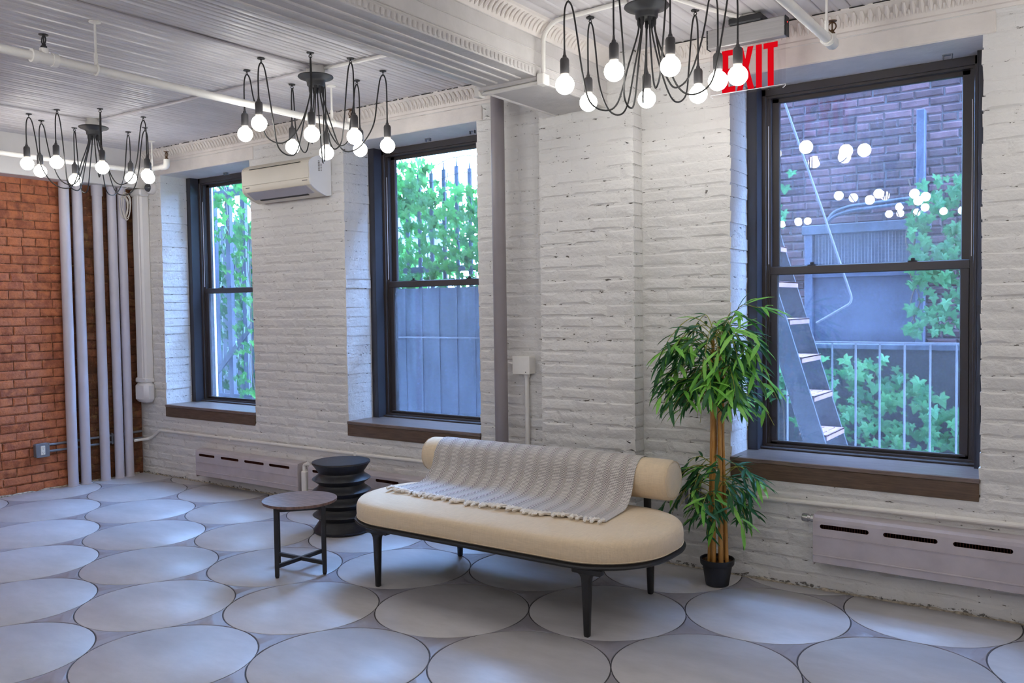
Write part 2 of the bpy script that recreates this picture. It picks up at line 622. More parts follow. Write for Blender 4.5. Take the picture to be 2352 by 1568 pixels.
def brick_mesh(L, H, D, rnd, proud=.006, ch=.010, chx=.010, zj=.0022):
    """one brick, front at y=-proud, body running to y=D; slightly out of square"""
    j = lambda s: rnd.uniform(-s, s)
    x0, x1, z0, z1 = -L / 2, L / 2, -H / 2, H / 2
    m = MB()
    back = [(x0 + j(.002), D, z0), (x1 + j(.002), D, z0), (x1 + j(.002), D, z1), (x0 + j(.002), D, z1)]
    s0 = .0012
    rim = [(x0 + j(.003), s0, z0 + j(zj)), (x1 + j(.003), s0, z0 + j(zj)), (x1 + j(.003), s0, z1 + j(zj)), (x0 + j(.003), s0, z1 + j(zj))]
    fr = [(x0 + chx + j(.002), -proud + j(.0008), z0 + ch + j(zj)), (x1 - chx + j(.002), -proud + j(.0008), z0 + ch + j(zj)),
          (x1 - chx + j(.002), -proud + j(.0008), z1 - ch + j(zj)), (x0 + chx + j(.002), -proud + j(.0008), z1 - ch + j(zj))]
    fs = [(8, 9, 10, 11)]
    for i in range(4):
        k = (i + 1) % 4
        fs += [(i, k, 4 + k, 4 + i), (4 + i, 4 + k, 8 + k, 8 + i)]
    m.add(back + rim + fr, fs)
    return m


BM_CACHE = {}


def brick_variants(key, L, H, D, mat, proud, n=7):
    k = (key, round(L, 3), round(D, 3), proud)
    if k not in BM_CACHE:
        rr = random.Random(repr(k))
        mbs = [brick_mesh(L, H, D, rr, proud, .011, .032, .004) if key.startswith('white') else brick_mesh(L, H, D, rr, proud) for _ in range(n)]
        BM_CACHE[k] = [(m, m.mesh('brick', mat, True, angle=25)) for m in mbs]
    return BM_CACHE[k]


def brick_field(parent, key, mat, place, rotz, u0, u1, z0, z1, holes=(), ch=.0675, L=.205, joint=.009,
                nobj=300, deep=.0, proud=.006, seed=3, edgejit=.0035, d=.03, endL=0.0, endR=0.0, window=None):
    """lays courses of bricks. place(u) -> world point on the face at z=0; bricks seen largest become objects"""
    rr = random.Random(seed)
    rows = []
    H = ch - joint
    nc = int((z1 - z0) / ch)
    for c in range(nc):
        zb = z0 + c * ch + joint * .5
        zm = zb + H / 2
        header = (c % 6 == 4) and not key.startswith('white')
        bl = (L - joint) / 2 if header else L
        cuts = [(h[0], h[1]) for h in holes if h[2] < zm < h[3]]
        for (a, b, la, lb) in sub_iv(u0, u1, cuts):
            off = (c % 2) * (L + joint) / 2 + rr.uniform(-.012, .012)
            # brick boundaries on a running grid
            g = (L + joint) if not header else (bl + joint)
            k = math.floor((a - off) / g)
            xs = [a]
            x = off + (k + 1) * g
            while x < b - .05:
                if x > a + .05: xs.append(x)
                x += g
            xs.append(b)
            for i in range(len(xs) - 1):
                p, q = xs[i], xs[i + 1]
                el, er = (i == 0 and la), (i == len(xs) - 2 and lb)
                fl, frr = (i == 0 and not la), (i == len(xs) - 2 and not lb)
                if el: p += rr.uniform(-edgejit, edgejit * .6)
                else: p += joint * .5 if not key.startswith('white') else .001
                if er: q += rr.uniform(-edgejit * .6, edgejit)
                else: q -= joint * .5 if not key.startswith('white') else .001
                dd = deep if (el or er) and deep else d
                if fl and endL: dd = endL
                if frr and endR: dd = endR
                if q - p < .02: continue
                rows.append((p, q, zm, dd))
    items = []
    for (p, q, zm, dd) in rows:
        cpt = place((p + q) / 2); cpt = Vector((cpt[0], cpt[1], zm))
        pr = px(cpt)
        ok = pr is not None and -40 < pr[0] < 2392 and -40 < pr[1] < 1600
        if ok and window is not None: ok = window(pr)
        items.append(((q - p) / pr[2] ** 2 if ok else 0, p, q, zm, dd, cpt))
    items.sort(key=lambda t: -t[0])
    stuff = MB()
    for i, (a, p, q, zm, dd, cpt) in enumerate(items):
        wd = q - p
        base = .205 if wd > .15 else (.1 if wd > .06 else .05)
        var = brick_variants(key, base, H, dd, mat, proud)
        mb, me = var[rr.randrange(len(var))]
        push = rr.uniform(-.001, .001)
        nrm = Matrix.Rotation(rotz, 4, 'Z')
        M = Matrix.Translation(cpt + (nrm @ Vector((0, push, 0)))) @ nrm @ Matrix.Rotation(rr.uniform(-.006, .006), 4, 'Y') @ Matrix.Diagonal((wd / base, 1, 1, 1))
        if i < nobj and a > 0:
            inst('brick', me, parent, M)
        else:
            b = len(stuff.v)
            stuff.v += [tuple(M @ Vector(v)) for v in mb.v]
            stuff.f += [tuple(k + b for k in f) for f in mb.f]
    if stuff.v:
        o = stuff.build('brick_courses', mat, parent, True, 25, kind='stuff')
    return len(items)


# ------------------------------------------------------------------ window wall
m = MB()
rc = .0008
xs = [XL - .3] + [v for o in OPEN for v in o] + [XR + .3]
for i in range(0, len(xs), 2):
    m.box(xs[i] + (0 if i == 0 else .0032), xs[i + 1] - (0 if i + 2 == len(xs) else .0032), YB + rc, WT, -.12, ZC + .1)
for a, b in OPEN:
    m.box(a - .0032, b + .0032, YB + rc, WT, -.12, ZS - .11)
    m.box(a - .0032, b + .0032, YB + .03, WT, ZL + .002, ZC + .1)
wall_back = m.build('wall_back', m_pmort, kind='structure', label='white painted brick wall with three windows')
holes = []
for a, b in OPEN:
    holes.append((a, b, ZS - .105, ZL + .01))
    holes.append((a - .06, b + .05, ZL - .001, 2.665))
PILX = (.42, 1.026)
holes.append((PILX[0], PILX[1], -1, 3))
brick_field(wall_back, 'white', m_paint, lambda u: (u, 0, 0), 0, XL, XR, .0, 2.70, holes, nobj=300, deep=.245, proud=.0042, seed=5)
for i, (a, b) in enumerate(OPEN):
    m = MB()
    m.box(a - .06, b + .05, -.006, .06, ZL, 2.655, .004)
    m.box(a, b, .0, .33, ZL - .001, ZL + .012)
    m.build('lintel', m_trimp, wall_back)

# brick pier carrying the beam
m = MB(); m.box(PILX[0] + .006, PILX[1] - .006, -.1 + rc, .05, -.1, ZC + .01)
pier = m.build('pilaster', m_pmort, kind='structure', label='white painted brick pier under the ceiling beam')
brick_field(pier, 'whitep', m_paint, lambda u: (u, -.1, 0), 0, PILX[0], PILX[1], 0, 2.77, nobj=300, proud=.0042, seed=9, endL=.1, endR=.1)

# left wall of bare red brick
m = MB(); m.box(XL - .3, XL - .008, YF - .2, WT, -.12, ZC + .1)
wall_left = m.build('wall_left', m_redm, kind='structure', label='bare red brick wall blackened by soot in the corner')
brick_field(wall_left, 'red', m_red, lambda u: (XL - .002, u, 0), PI / 2, -3.0, 0.0, .0, 2.62, nobj=300, proud=.0035, ch=.069, joint=.0075, seed=21)
m = MB(); m.box(XL - .01, XL + .002, YF, -3.0, 0, ZC)
m.build('plaster_panel', m_plaster, wall_left)

# crumbly plaster left where the walls meet the floor
rr = random.Random(12)
for par, P in ((wall_left, [(XL + .002, -2.6 + .035 * i) for i in range(74)]), (wall_back, [(XL + .03 + .035 * i, -.001) for i in range(228)])):
    m = MB()
    pts, rs_ = [], []
    for i, (x, y) in enumerate(P):
        if P is not None and par is wall_back and PILX[0] - .02 < x < PILX[1] + .02: y -= .1
        pts.append((x, y, rr.uniform(-.003, .003))); rs_.append(max(.002, rr.gauss(.0065 if par is wall_back else .011, .004)))
    m.tube(pts, rs_, 6)
    m.build('plaster_fillet', m_crumb, par, True)

# walls behind the camera
m = MB(); m.box(XR, XR + .2, YF - .2, WT, -.12, ZC + .1)
m.build('wall_right', m_plaster, kind='structure', label='plain white side wall out of view')
m = MB(); m.box(XL - .3, XR + .2, YF - .2, YF, -.12, ZC + .1)
m.build('wall_front', m_plaster, kind='structure', label='plain white wall behind the viewer')

# ------------------------------------------------------------------ floor: round cement tiles in a hexagonal lattice
m = MB(); m.box(XL - .1, XR + .1, YF - .1, .1, -.12, -.0035)
floor = m.build('floor', m_grout, kind='structure', label='floor of big round grey cement tiles with dark grout')
DT = .72
LO = Vector((0, -2.273034, 0)); LA = Vector((.621716, .363138, 0)); LBv = Matrix.Rotation(math.radians(120), 3, 'Z') @ LA


def clip_poly(P, f):
    out = []
    for i in range(len(P)):
        a, b = P[i], P[(i + 1) % len(P)]
        fa, fb = f(a), f(b)
        if fa >= 0: out.append(a)
        if (fa >= 0) != (fb >= 0):
            t = fa / (fa - fb)
            out.append((a[0] + (b[0] - a[0]) * t, a[1] + (b[1] - a[1]) * t))
    return out


def room_clip(P):
    for f in (lambda p: p[0] - (XL + .004), lambda p: XR - .004 - p[0], lambda p: -.002 - p[1], lambda p: p[1] - (YF + .004)):
        P = clip_poly(P, f)
        if len(P) < 3: return []
    return P


def tile_mb(P, c):
    """flat tile with a tiny eased edge; P outline, c its middle"""
    m = MB()
    e = .0022
    ins = []
    for x, y in P:
        d = math.hypot(x - c[0], y - c[1])
        k = 1 - e / max(d, .02)
        ins.append((c[0] + (x - c[0]) * k, c[1] + (y - c[1]) * k))
    m.layers([[(x, y, -.012) for x, y in P], [(x, y, -.0016) for x, y in P], [(x, y, 0) for x, y in ins]])
    return m


rad = DT / 2 - .0028
circ = [(rad * math.cos(2 * PI * k / 72), rad * math.sin(2 * PI * k / 72)) for k in range(72)]
circ_me = tile_mb(circ, (0, 0)).mesh('round_tile', m_tile, True, angle=40)


def infill(c3):
    cen = sum((Vector(c) for c in c3), Vector((0, 0, 0))) / 3
    pts = []
    r2 = DT / 2 + .0034
    cs = sorted(c3, key=lambda c: math.atan2(c[1] - cen[1], c[0] - cen[0]))
    for c in cs:
        a0 = math.atan2(cen[1] - c[1], cen[0] - c[0])
        for k in range(-6, 7):
            a = a0 + math.radians(k / 6 * 23.5)
            pts.append((c[0] + r2 * math.cos(a), c[1] + r2 * math.sin(a)))
    # angular order about the middle
    pts.sort(key=lambda p: math.atan2(p[1] - cen[1], p[0] - cen[0]))
    return pts, cen


inf_me = {}
for i in range(-22, 24):
    for j in range(-16, 20):
        c = LO + LA * i + LBv * j
        if not (XL - .9 < c.x < XR + .9 and YF - .9 < c.y < .9): continue
        P = [(c.x + a, c.y + b) for a, b in circ]
        Q = room_clip(P)
        if len(Q) >= 3:
            if len(Q) == 72 and all(abs(a[0] - b[0]) < 1e-6 for a, b in zip(P, Q)):
                inst('round_tile', circ_me, floor, Matrix.Translation(c))
            else:
                mid = (sum(p[0] for p in Q) / len(Q), sum(p[1] for p in Q) / len(Q))
                if max(p[0] for p in Q) - min(p[0] for p in Q) > .02 and max(p[1] for p in Q) - min(p[1] for p in Q) > .02:
                    tile_mb(Q, mid).build('round_tile', m_tile, floor, True, 40)
        for kind, tri in ((0, (c, c + LA, c + LA + LBv)), (1, (c, c + LBv, c + LA + LBv))):
            P, cen = infill(tri)
            Q = room_clip(P)
            if len(Q) < 3: continue
            if len(Q) == len(P):
                if kind not in inf_me:
                    inf_me[kind] = tile_mb([(a - cen.x, b - cen.y) for a, b in P], (0, 0)).mesh('infill_tile', m_infill, True, angle=40)
                inst('infill_tile', inf_me[kind], floor, Matrix.Translation(cen))
            else:
                mid = (sum(p[0] for p in Q) / len(Q), sum(p[1] for p in Q) / len(Q))
                if max(p[0] for p in Q) - min(p[0] for p in Q) > .015 and max(p[1] for p in Q) - min(p[1] for p in Q) > .015:
                    tile_mb(Q, mid).build('infill_tile', m_infill, floor, True, 40)

# ------------------------------------------------------------------ ceiling of beaded boards, running away from the window wall
m = MB(); m.box(XL - .3, XR + .3, YF - .2, WT, ZC + .008, ZC + .14)
ceiling = m.build('ceiling', m_ceil, kind='structure', label='white ceiling of narrow beaded boards on both sides of the beam')
PW = .0845


def plank_mesh(wd, beads, bd=.009):
    m = MB()
    prof = [(0, .014), (.003, .005), (.009, 0)]
    for b in beads:
        prof += [(b - .011, bd * .3), (b - .008, -bd * .55), (b, -bd), (b + .008, -bd * .55), (b + .011, bd * .3)]
    prof += [(wd - .009, 0), (wd - .003, .005), (wd, .014)]
    y0, y1 = YF, -.002
    n = len(prof)
    m.add([(a, y0, ZC + z) for a, z in prof] + [(a, y1, ZC + z) for a, z in prof], [(i, i + 1, n + i + 1, n + i) for i in range(n - 1)])
    me = m.mesh('plank', m_ceil, True, angle=50)
    return me


pl_a = plank_mesh(PW, (.030,), .0055); pl_b = plank_mesh(PW, (.042,), .0045); pl_c = plank_mesh(.128, (.064,), .004)
BX0, BX1, BZ = .53, .87, 2.505
x = XL + .1
k = 0
while x < BX0 - .02:
    inst('plank', (pl_a, pl_b)[k % 2], ceiling, Matrix.Translation((x, 0, RND.uniform(-.0015, .0015))))
    x += PW; k += 1
x = BX1 - .02
while x < XR:
    inst('plank', pl_c, ceiling, Matrix.Translation((x, 0, RND.uniform(-.001, .001))))
    x += .128

# ------------------------------------------------------------------ beam boxed in pressed tin
m = MB()
m.box(BX0, BX1, YF, -.1, BZ, ZC + .02, .006)
beam = m.build('ceiling_beam', m_beam, kind='structure', label='white boxed ceiling beam clad in pressed metal')
m = MB()
m.box(BX0 - .012, BX1 + .004, -.80, -.1, BZ - .016, BZ + .02, .005)
m.build('end_plate', m_beam, beam, True)
for xx in (.585, .655, .725, .795):
    m = MB()
    m.tube([(xx, YF, BZ + .002), (xx, -.83, BZ + .002)], .0085, 8)
    m.build('rib', m_beam, beam, True)
for xx in (BX0 + .004, BX1 - .004):
    m = MB(); m.tube([(xx, -.79, BZ - .015), (xx, -.1, BZ - .015)], .009, 8)
    m.build('edge_bead', m_beam, beam, True)
# egg-and-dart along the right lower edge
m = MB()
m.box(BX1 - .004, BX1 + .012, YF, -.82, BZ - .004, BZ + .040, .004)
band = m.build('egg_band', m_beam, beam, True)
egg = MB(); egg.lathe([(.0001, -.019), (.009, -.014), (.0125, 0), (.009, .012), (.0001, .016)], n=8)
egg_mb = egg
em = MB()
y = -.85
while y > -3.6:
    st = em.add(egg_mb.v, egg_mb.f)
    em.xf(Matrix.Translation((BX1 + .010, y, BZ + .018)), st)
    y -= .030
em.build('egg_relief', m_beam, band, True, kind='stuff')
for zz, hh in ((BZ + .052, .006), (BZ + .118, .004), (BZ + .185, .006)):
    m = MB(); m.box(BX1 - .004, BX1 + .007, YF, -.06, zz, zz + hh, .002)
    m.build('panel_seam', m_beam, beam)
# coved crown between beam and right ceiling with a leaf relief
m = MB()
cv = [(BX1 - .01, 2.690), (BX1 + .008, 2.692), (BX1 + .012, 2.705), (BX1 + .022, 2.725), (BX1 + .040, 2.745), (BX1 + .064, 2.758), (BX1 + .068, 2.775), (BX1 - .01, 2.775)]
m.prism(cv, YF, -.05, lambda a, b, h: (a, h, b))
crown = m.build('crown', m_trimp, beam, True, 30)
em = MB(); y = -.4
while y > -3.2:
    em.tube([(BX1 + .012, y, 2.707), (BX1 + .03, y, 2.732), (BX1 + .055, y, 2.753)], [.004, .013, .005], 6)
    y -= .032
em.build('leaf_relief', m_trimp, crown, True, kind='stuff')
m = MB()
cv = [(BX0 + .01, 2.735), (BX0 - .006, 2.737), (BX0 - .02, 2.752), (BX0 - .045, 2.762), (BX0 - .05, 2.775), (BX0 + .01, 2.775)]
m.prism(cv, YF, -.05, lambda a, b, h: (a, h, b))
m.build('crown', m_trimp, beam, True, 30)

# cornices above the windows
for n, (a, b) in enumerate(((XL + .14, PILX[0]), (PILX[1], XR))):
    m = MB()
    cv = [(.02, 2.655), (-.008, 2.657), (-.012, 2.672), (-.006, 2.680), (-.012, 2.700), (-.026, 2.735), (-.046, 2.756), (-.060, 2.762), (-.064, 2.778), (.02, 2.778)]
    m.prism(cv, a, b, lambda p, q, h: (h, p, q))
    tr = m.build('trim_%d' % (n + 1), m_trimp, None, True, 30, kind='structure', label=('pressed metal cornice above the two left windows', 'pressed metal cornice above the right window')[n])
    em = MB(); x = a + .03
    while x < min(b, 3.2):
        em.tube([(x, -.012, 2.700), (x, -.028, 2.728), (x, -.046, 2.752)], [.004, .013, .006], 6)
        em.tube([(x + .017, -.013, 2.695), (x + .017, -.022, 2.722)], [.003, .006], 5)
        x += .036
    em.build('leaf_relief', m_trimp, tr, True, kind='stuff')
# thin black gap where cornice and ceiling have parted
for n, (a, b) in enumerate(((-3.4, -.1), (1.25, 2.7))):
    m = MB()
    x = a
    while x < b:
        l = RND.uniform(.03, .13)
        m.box(x, x + l, -.0665, -.062, 2.765 + U(-.0015, .001), 2.7695)
        x += l + RND.uniform(.012, .05)
    m.build('open_seam', m_cord, bpy.data.objects['trim_%d' % (n + 1)], kind='stuff')

# bulkhead above the red brick
m = MB(); m.box(XL - .02, -3.68, YF, -.002, 2.462, ZC + .02, .004)
bulk = m.build('trim_3', m_plaster, kind='structure', label='smooth white bulkhead boxed in above the red brick')

# ------------------------------------------------------------------ double-hung windows
gl_u = [mat_glass('window_glass_a', .006, streak=.4), mat_glass('window_glass_b', .013, streak=.7), mat_glass('window_glass_c', .036, streak=.6)]
gl_l = [mat_glass('window_glass_d', .02, streak=.6), mat_glass('window_glass_e', .035, streak=1.0), mat_glass('window_glass_f', .030, streak=.4)]
wl_lab = ['narrow-looking dark bronze sash window nearest the red brick', 'dark bronze sash window in the middle, left of the grey post', 'large dark bronze sash window on the right, showing the ladder']
for n, (a, b) in enumerate(OPEN):
    win = thing('window_%d' % (n + 1), ((a + b) / 2, .3, ZS), wl_lab[n], None, kind='structure')
    m = MB()
    for s, e in ((1, a), (-1, b)):
        m.box(e - s * .006, e + s * .050, RV, RV + .012, ZS - .01, ZL, .002)
        m.box(e + s * .046, e + s * .052, RV, .345, ZS - .01, ZL - .001)
    m.build('casing', m_steel, win)
    m = MB()
    for s, e in ((1, a), (-1, b)):
        m.box(e + s * .048, e + s * .072, .332, .43, ZS + .02, ZL, .002)
        m.box(e + s * .072, e + s * .080, .346, .43, ZS + .02, ZL)
        m.box(e + s * .080, e + s * .092, .352, .43, ZS + .02, ZL - .02)
    m.box(a, b, .332, .43, 2.518, ZL, .002)
    m.box(a + .05, b - .05, .345, .43, 2.506, 2.520)
    m.box(a + .05, b - .05, .332, .43, ZS - .002, ZS + .026, .004)
    m.build('frame', m_bronze, win)
    m = MB()
    m.box(a + .05, b - .05, .300, .334, ZS + .0005, ZS + .012, .003)
    m.build('sill_strip', m_bronze, win)
    ga, gb = a + .128, b - .131
    # upper sash, set back
    m = MB()
    m.box(a + .088, ga, .386, .412, 1.575, 2.512, .003); m.box(gb, b - .088, .386, .412, 1.575, 2.512, .003)
    m.box(a + .088, b - .088, .386, .412, 2.484, 2.512, .003); m.box(a + .088, b - .088, .386, .412, 1.575, 1.606, .003)
    us = m.build('upper_sash', m_bronze, win)
    m = MB(); m.box(ga, gb, .396, .400, 1.606, 2.484); m.build('pane', gl_u[n], us)
    # lower sash
    m = MB()
    m.box(a + .086, ga, .352, .382, ZS + .024, 1.606, .003); m.box(gb, b - .086, .352, .382, ZS + .024, 1.606, .003)
    m.box(a + .086, b - .086, .350, .384, 1.560, 1.606, .004)
    m.box(a + .086, b - .086, .352, .382, ZS + .024, .662, .003)
    m.box(a + .10, b - .10, .338, .354, ZS + .036, ZS + .046, .002)
    ls = m.build('lower_sash', m_bronze, win)
    m = MB(); m.box(ga, gb, .362, .366, .662, 1.560); m.build('pane', gl_l[n], ls)
    for q in (.27, .70):
        m = MB(); xx = a + (b - a) * q
        m.box(xx - .022, xx + .022, .352, .376, 1.606, 1.611, .001)
        m.box(xx - .008, xx + .012, .352, .364, 1.611, 1.624, .002)
        m.build('sash_lock', m_blackp, ls)
    m = MB()
    m.box(a + .0795, a + .083, .347, .352, 1.62, 2.36); m.box(b - .083, b - .0795, .347, .352, 1.62, 2.36)
    m.build('light_gap_strip', m_acw, win)  # pale strips imitate the bright line of light beside the sash
    # wooden sill and apron
    m = MB(); m.box(a - .003, b + .002, -.014, .335, ZS - .022, ZS, .003)
    sill = m.build('sill', m_sill, win)
    m = MB(); m.box(a - .002, b - .001, -.010, .012, ZS - .103, ZS - .0225, .002)
    m.build('apron', m_apron, win)
    m = MB(); m.box(a, b, .012, .34, ZS - .12, ZS - .022)
    m.build('sill_core', m_apron, win)
for i, (x, y, lb) in enumerate(((-.686, .221, 'small metal blind bracket under the middle lintel, left one'), (-.294, .206, 'small metal blind bracket under the middle lintel, right one'),
                               (2.491, .235, 'small metal blind bracket under the right lintel'), (-2.93, .26, 'small metal blind bracket under the left lintel'))):
    t = thing('blind_bracket', (x, y, ZL), lb, 'bracket', 'blind brackets under the lintels')
    m = MB(); m.box(x - .022, x + .022, y - .010, y + .010, ZL - .006, ZL, .001); m.build('plate', m_box, t)
    for e in (-.018, .018):
        m = MB(); m.box(x + e - .002, x + e + .002, y - .010, y + .010, ZL - .022, ZL - .005); m.build('ear', m_box, t)

# ------------------------------------------------------------------ bench sofa
def rrect(cx, cy, hx, hy, r, z, n=12):
    P = []
    for (sx, sy, a0) in ((1, 1, 0), (-1, 1, 90), (-1, -1, 180), (1, -1, 270)):
        for k in range(n + 1):
            a = math.radians(a0 + 90 * k / n)
            P.append((cx + sx * (hx - r) + r * math.cos(a), cy + sy * (hy - r) + r * math.sin(a), z))
    return P


SX, SY, HX, HY = .692, -.825, .884, .372
sofa = thing('bench_sofa', (SX, SY, 0), 'beige upholstered bench sofa with round bolster back and black metal frame', 'sofa')
m = MB()
R0 = .335
m.layers([rrect(SX, SY, HX - .05, HY - .05, R0 - .05, .297), rrect(SX, SY, HX - .004, HY - .004, R0 - .004, .297), rrect(SX, SY, HX + .006, HY + .006, R0, .303),
          rrect(SX, SY, HX + .008, HY + .008, R0, .309), rrect(SX, SY, HX + .006, HY + .006, R0, .315), rrect(SX, SY, HX - .004, HY - .004, R0 - .004, .319), rrect(SX, SY, HX - .03, HY - .03, R0 - .03, .319)])
m.build('base_tray', m_black, sofa, True)
m = MB()
lay = [(.030, .317), (.010, .320), (.002, .330), (.000, .360), (.001, .386), (.006, .401), (.016, .412), (.034, .419), (.075, .424), (.15, .427), (.26, .429)]
m.layers([rrect(SX, SY, HX - i, HY - i, max(R0 - i, .03), z) for i, z in lay])
cush = m.build('seat_cushion', m_linen, sofa, True, 60)
m = MB(); m.tube(rrect(SX, SY, HX - .0005, HY - .0005, R0, .329), .0022, 5, closed=True)
m.build('piping', m_linen, cush, True)
for lx, ly in ((.10, -1.135), (1.322, -1.135), (1.305, -.515), (.118, -.515)):
    m = MB()
    ly += -.012 if ly < SY else .012
    rings = []
    for z, hw, hd in ((0, .0105, .011), (.006, .013, .013), (.12, .0165, .0155), (.235, .0205, .0175), (.255, .023, .018), (.268, .031, .018), (.2745, .044, .018)):
        b_ = min(hw, hd) * .4
        rings.append([(lx + a, ly + c_, z) for a, c_ in ((hw, hd - b_), (hw - b_, hd), (-hw + b_, hd), (-hw, hd - b_), (-hw, -hd + b_), (-hw + b_, -hd), (hw - b_, -hd), (hw, -hd + b_))])
    m.layers(rings)
    leg = m.build('leg', m_black, sofa, True, 50)
    m = MB(); m.box(lx - .066, lx + .076, ly - .019, ly + .019, .272, .2985, .004)
    m.build('bracket', m_black, leg, True)
BYC, BZC, BR = -.455, .558, .1
BXL, BXR = -.125, 1.415
for lx in (.12, 1.268):
    m = MB()
    m.box(lx - .017, lx + .017, BYC - .012, BYC + .012, .30, .50, .005)
    m.build('back_support', m_black, sofa, True)
m = MB()
prof = [(.0001, BXL), (.05, BXL - .002), (.078, BXL), (.0915, BXL + .009), (.0985, BXL + .024), (BR, BXL + .06), (BR, (BXL + BXR) / 2), (BR, BXR - .06), (.0985, BXR - .024), (.0915, BXR - .009), (.078, BXR), (.05, BXR + .002), (.0001, BXR)]
m.lathe(prof, (0, BYC, BZC), 40, 'x')
bol = m.build('back_bolster', m_linen, sofa, True, 60)
for xx in (BXL + .007, BXR - .007):
    m = MB(); m.tube([(xx, BYC + .0925 * math.cos(2 * PI * k / 40), BZC + .0925 * math.sin(2 * PI * k / 40)) for k in range(40)], .002, 5, closed=True)
    m.build('end_seam', m_linen, bol, True)

# ------------------------------------------------------------------ throw blanket over the bolster, its fringe lying on the seat
NU, NV = 64, 60
path = []
rB = BR + .0055
for k in range(0, 19):
    a = math.radians(-25 + k * 11.2)       # from behind, over the top, to the front
    path.append((BYC + rB * math.cos(a), BZC + rB * math.sin(a)))
tail = [(-.570, .520), (-.592, .487), (-.624, .458), (-.664, .442), (-.71, .4375), (-.78, .4365), (-.885, .4345)]
path = [Vector((0, p[0], p[1])) for p in path] + [Vector((0, y, z)) for y, z in tail]
fine = catmull(path, 6)
ln = [0]
for i in range(1, len(fine)): ln.append(ln[-1] + (fine[i] - fine[i - 1]).length)


def along(d):
    d = max(0, min(d, ln[-1]))
    for i in range(1, len(ln)):
        if ln[i] >= d:
            t = (d - ln[i - 1]) / max(ln[i] - ln[i - 1], 1e-9)
            return fine[i - 1].lerp(fine[i], t)
    return fine[-1].copy()


def blanket_pt(u, v):
    d = v * ln[-1]
    p = along(d)
    fr = max(0, (v - .45) / .55)
    wob = math.sin(u * 19 + 1.3 + 2 * v) * .006 + math.sin(u * 41 + v * 5) * .0025
    lift = max(0.0, math.sin(u * 23 + v * 7) * .004 + math.sin(u * 9 + 2) * .003) * fr
    x = -.012 + u * 1.262 + (.012 * math.sin(v * 5 + u * 3)) * fr + (-.035 * (1 - u) + .015 * u) * fr ** 2
    y = p.y + (wob * .8 + (-.038 * math.sin(u * PI) - .012 + .02 * (1 - u))) * fr ** 2
    z = p.z + lift + (wob * .35 if fr == 0 else 0) * 0
    if .42 < v < .75:
        s = math.sin((v - .42) / .33 * PI)
        z += .012 * s * math.sin(u * 17 + .5) * .5
        y -= .014 * s * (.5 + .5 * math.sin(u * 13 + 2))
    return Vector((x, y, z))


bl = MB(); uv = []
th = .003
for side in (0, 1):
    for j in range(NV + 1):
        for i in range(NU + 1):
            u, v = i / NU, j / NV
            p = blanket_pt(u, v)
            if side:
                q = along(v * ln[-1]); q2 = along(min(ln[-1], v * ln[-1] + .01)); q1 = along(max(0, v * ln[-1] - .01))
                t = (q2 - q1).normalized(); nn = Vector((0, -t.z, t.y))
                if nn.dot(Vector((0, q.y - BYC, q.z - BZC))) > 0: nn = -nn
                if v > .62: nn = Vector((0, 0, -1))
                p = p + nn * th
            bl.v.append(tuple(p)); uv.append((u, v * ln[-1] / 1.262))
W1 = NU + 1
off = (NV + 1) * W1
for j in range(NV):
    for i in range(NU):
        a = j * W1 + i
        bl.f.append((a, a + W1, a + W1 + 1, a + 1))
        bl.f.append((off + a, off + a + 1, off + a + W1 + 1, off + a + W1))
for i in range(NU):
    bl.f.append((i, i + 1, off + i + 1, off + i)); a = NV * W1 + i; bl.f.append((a, off + a, off + a + 1, a + 1))
for j in range(NV):
    a = j * W1; bl.f.append((a, off + a, off + a + W1, a + W1)); a += NU; bl.f.append((a, a + W1, off + a + W1, off + a))
bl.uv = uv
blanket = thing('throw_blanket', (.62, BYC, BZC + BR), 'grey and white herringbone throw blanket with fringe draped over the sofa back', 'blanket')
cloth = bl.build('cloth', m_blanket, blanket, True, 80)
for k in range(58):
    u = (k + .5) / 58
    p = blanket_pt(u, 1.0)
    dx, dl = U(-.036, .036), U(.034, .056)
    m = MB()
    z0 = p.z + .002
    pts = [p + Vector((0, .006, .005)), p + Vector((dx * .2, -.006, .007)), p + Vector((dx * .6, -dl * .55, .006 + U(0, .005))), p + Vector((dx, -dl, U(.002, .006)))]
    m.tube(catmull(pts, 3), [.008, .0085, .0095, .009, .0075, .007, .0085, .009, .008, .005], 5)
    for q in range(2):
        e = pts[2]; m.tube([e, e + Vector((U(-.018, .018), -U(.012, .024), U(-.001, .002)))], [.005, .0025], 4)
    m.build('tassel', m_fringe, blanket, True)

# ------------------------------------------------------------------ side table
A = Vector((-.454, -1.345, 0)); B = Vector((-.286, -1.149, 0)); D = Vector((-.620, -1.188, 0))
tc = Vector((-.453, -1.168, 0)); ang = math.radians(48.5); hs = .122
tb = thing('side_table', tc, 'small round side table with walnut top and black steel frame', 'table')
TH = .372
m = MB(); m.lathe([(.0001, TH), (.194, TH), (.1975, TH + .002), (.1985, TH + .013), (.1975, TH + .0155), (.194, TH + .016), (.0001, TH + .016)], tc, 64)
m.build('table_top', m_walnut, tb, True, 40)
Rm = Matrix.Translation(tc) @ Matrix.Rotation(ang, 4, 'Z')
for sx in (-1, 1):
    for sy in (-1, 1):
        m = MB(); m.box(sx * hs - .0115, sx * hs + .0115, sy * hs - .0115, sy * hs + .0115, .010, TH, .002); m.xf(Rm)
        lg = m.build('leg', m_black, tb)
        m = MB(); m.lathe([(.008, 0), (.010, .002), (.010, .011)], (sx * hs, sy * hs, 0), 12); m.xf(Rm)
        m.build('foot', m_blackp, lg, True)
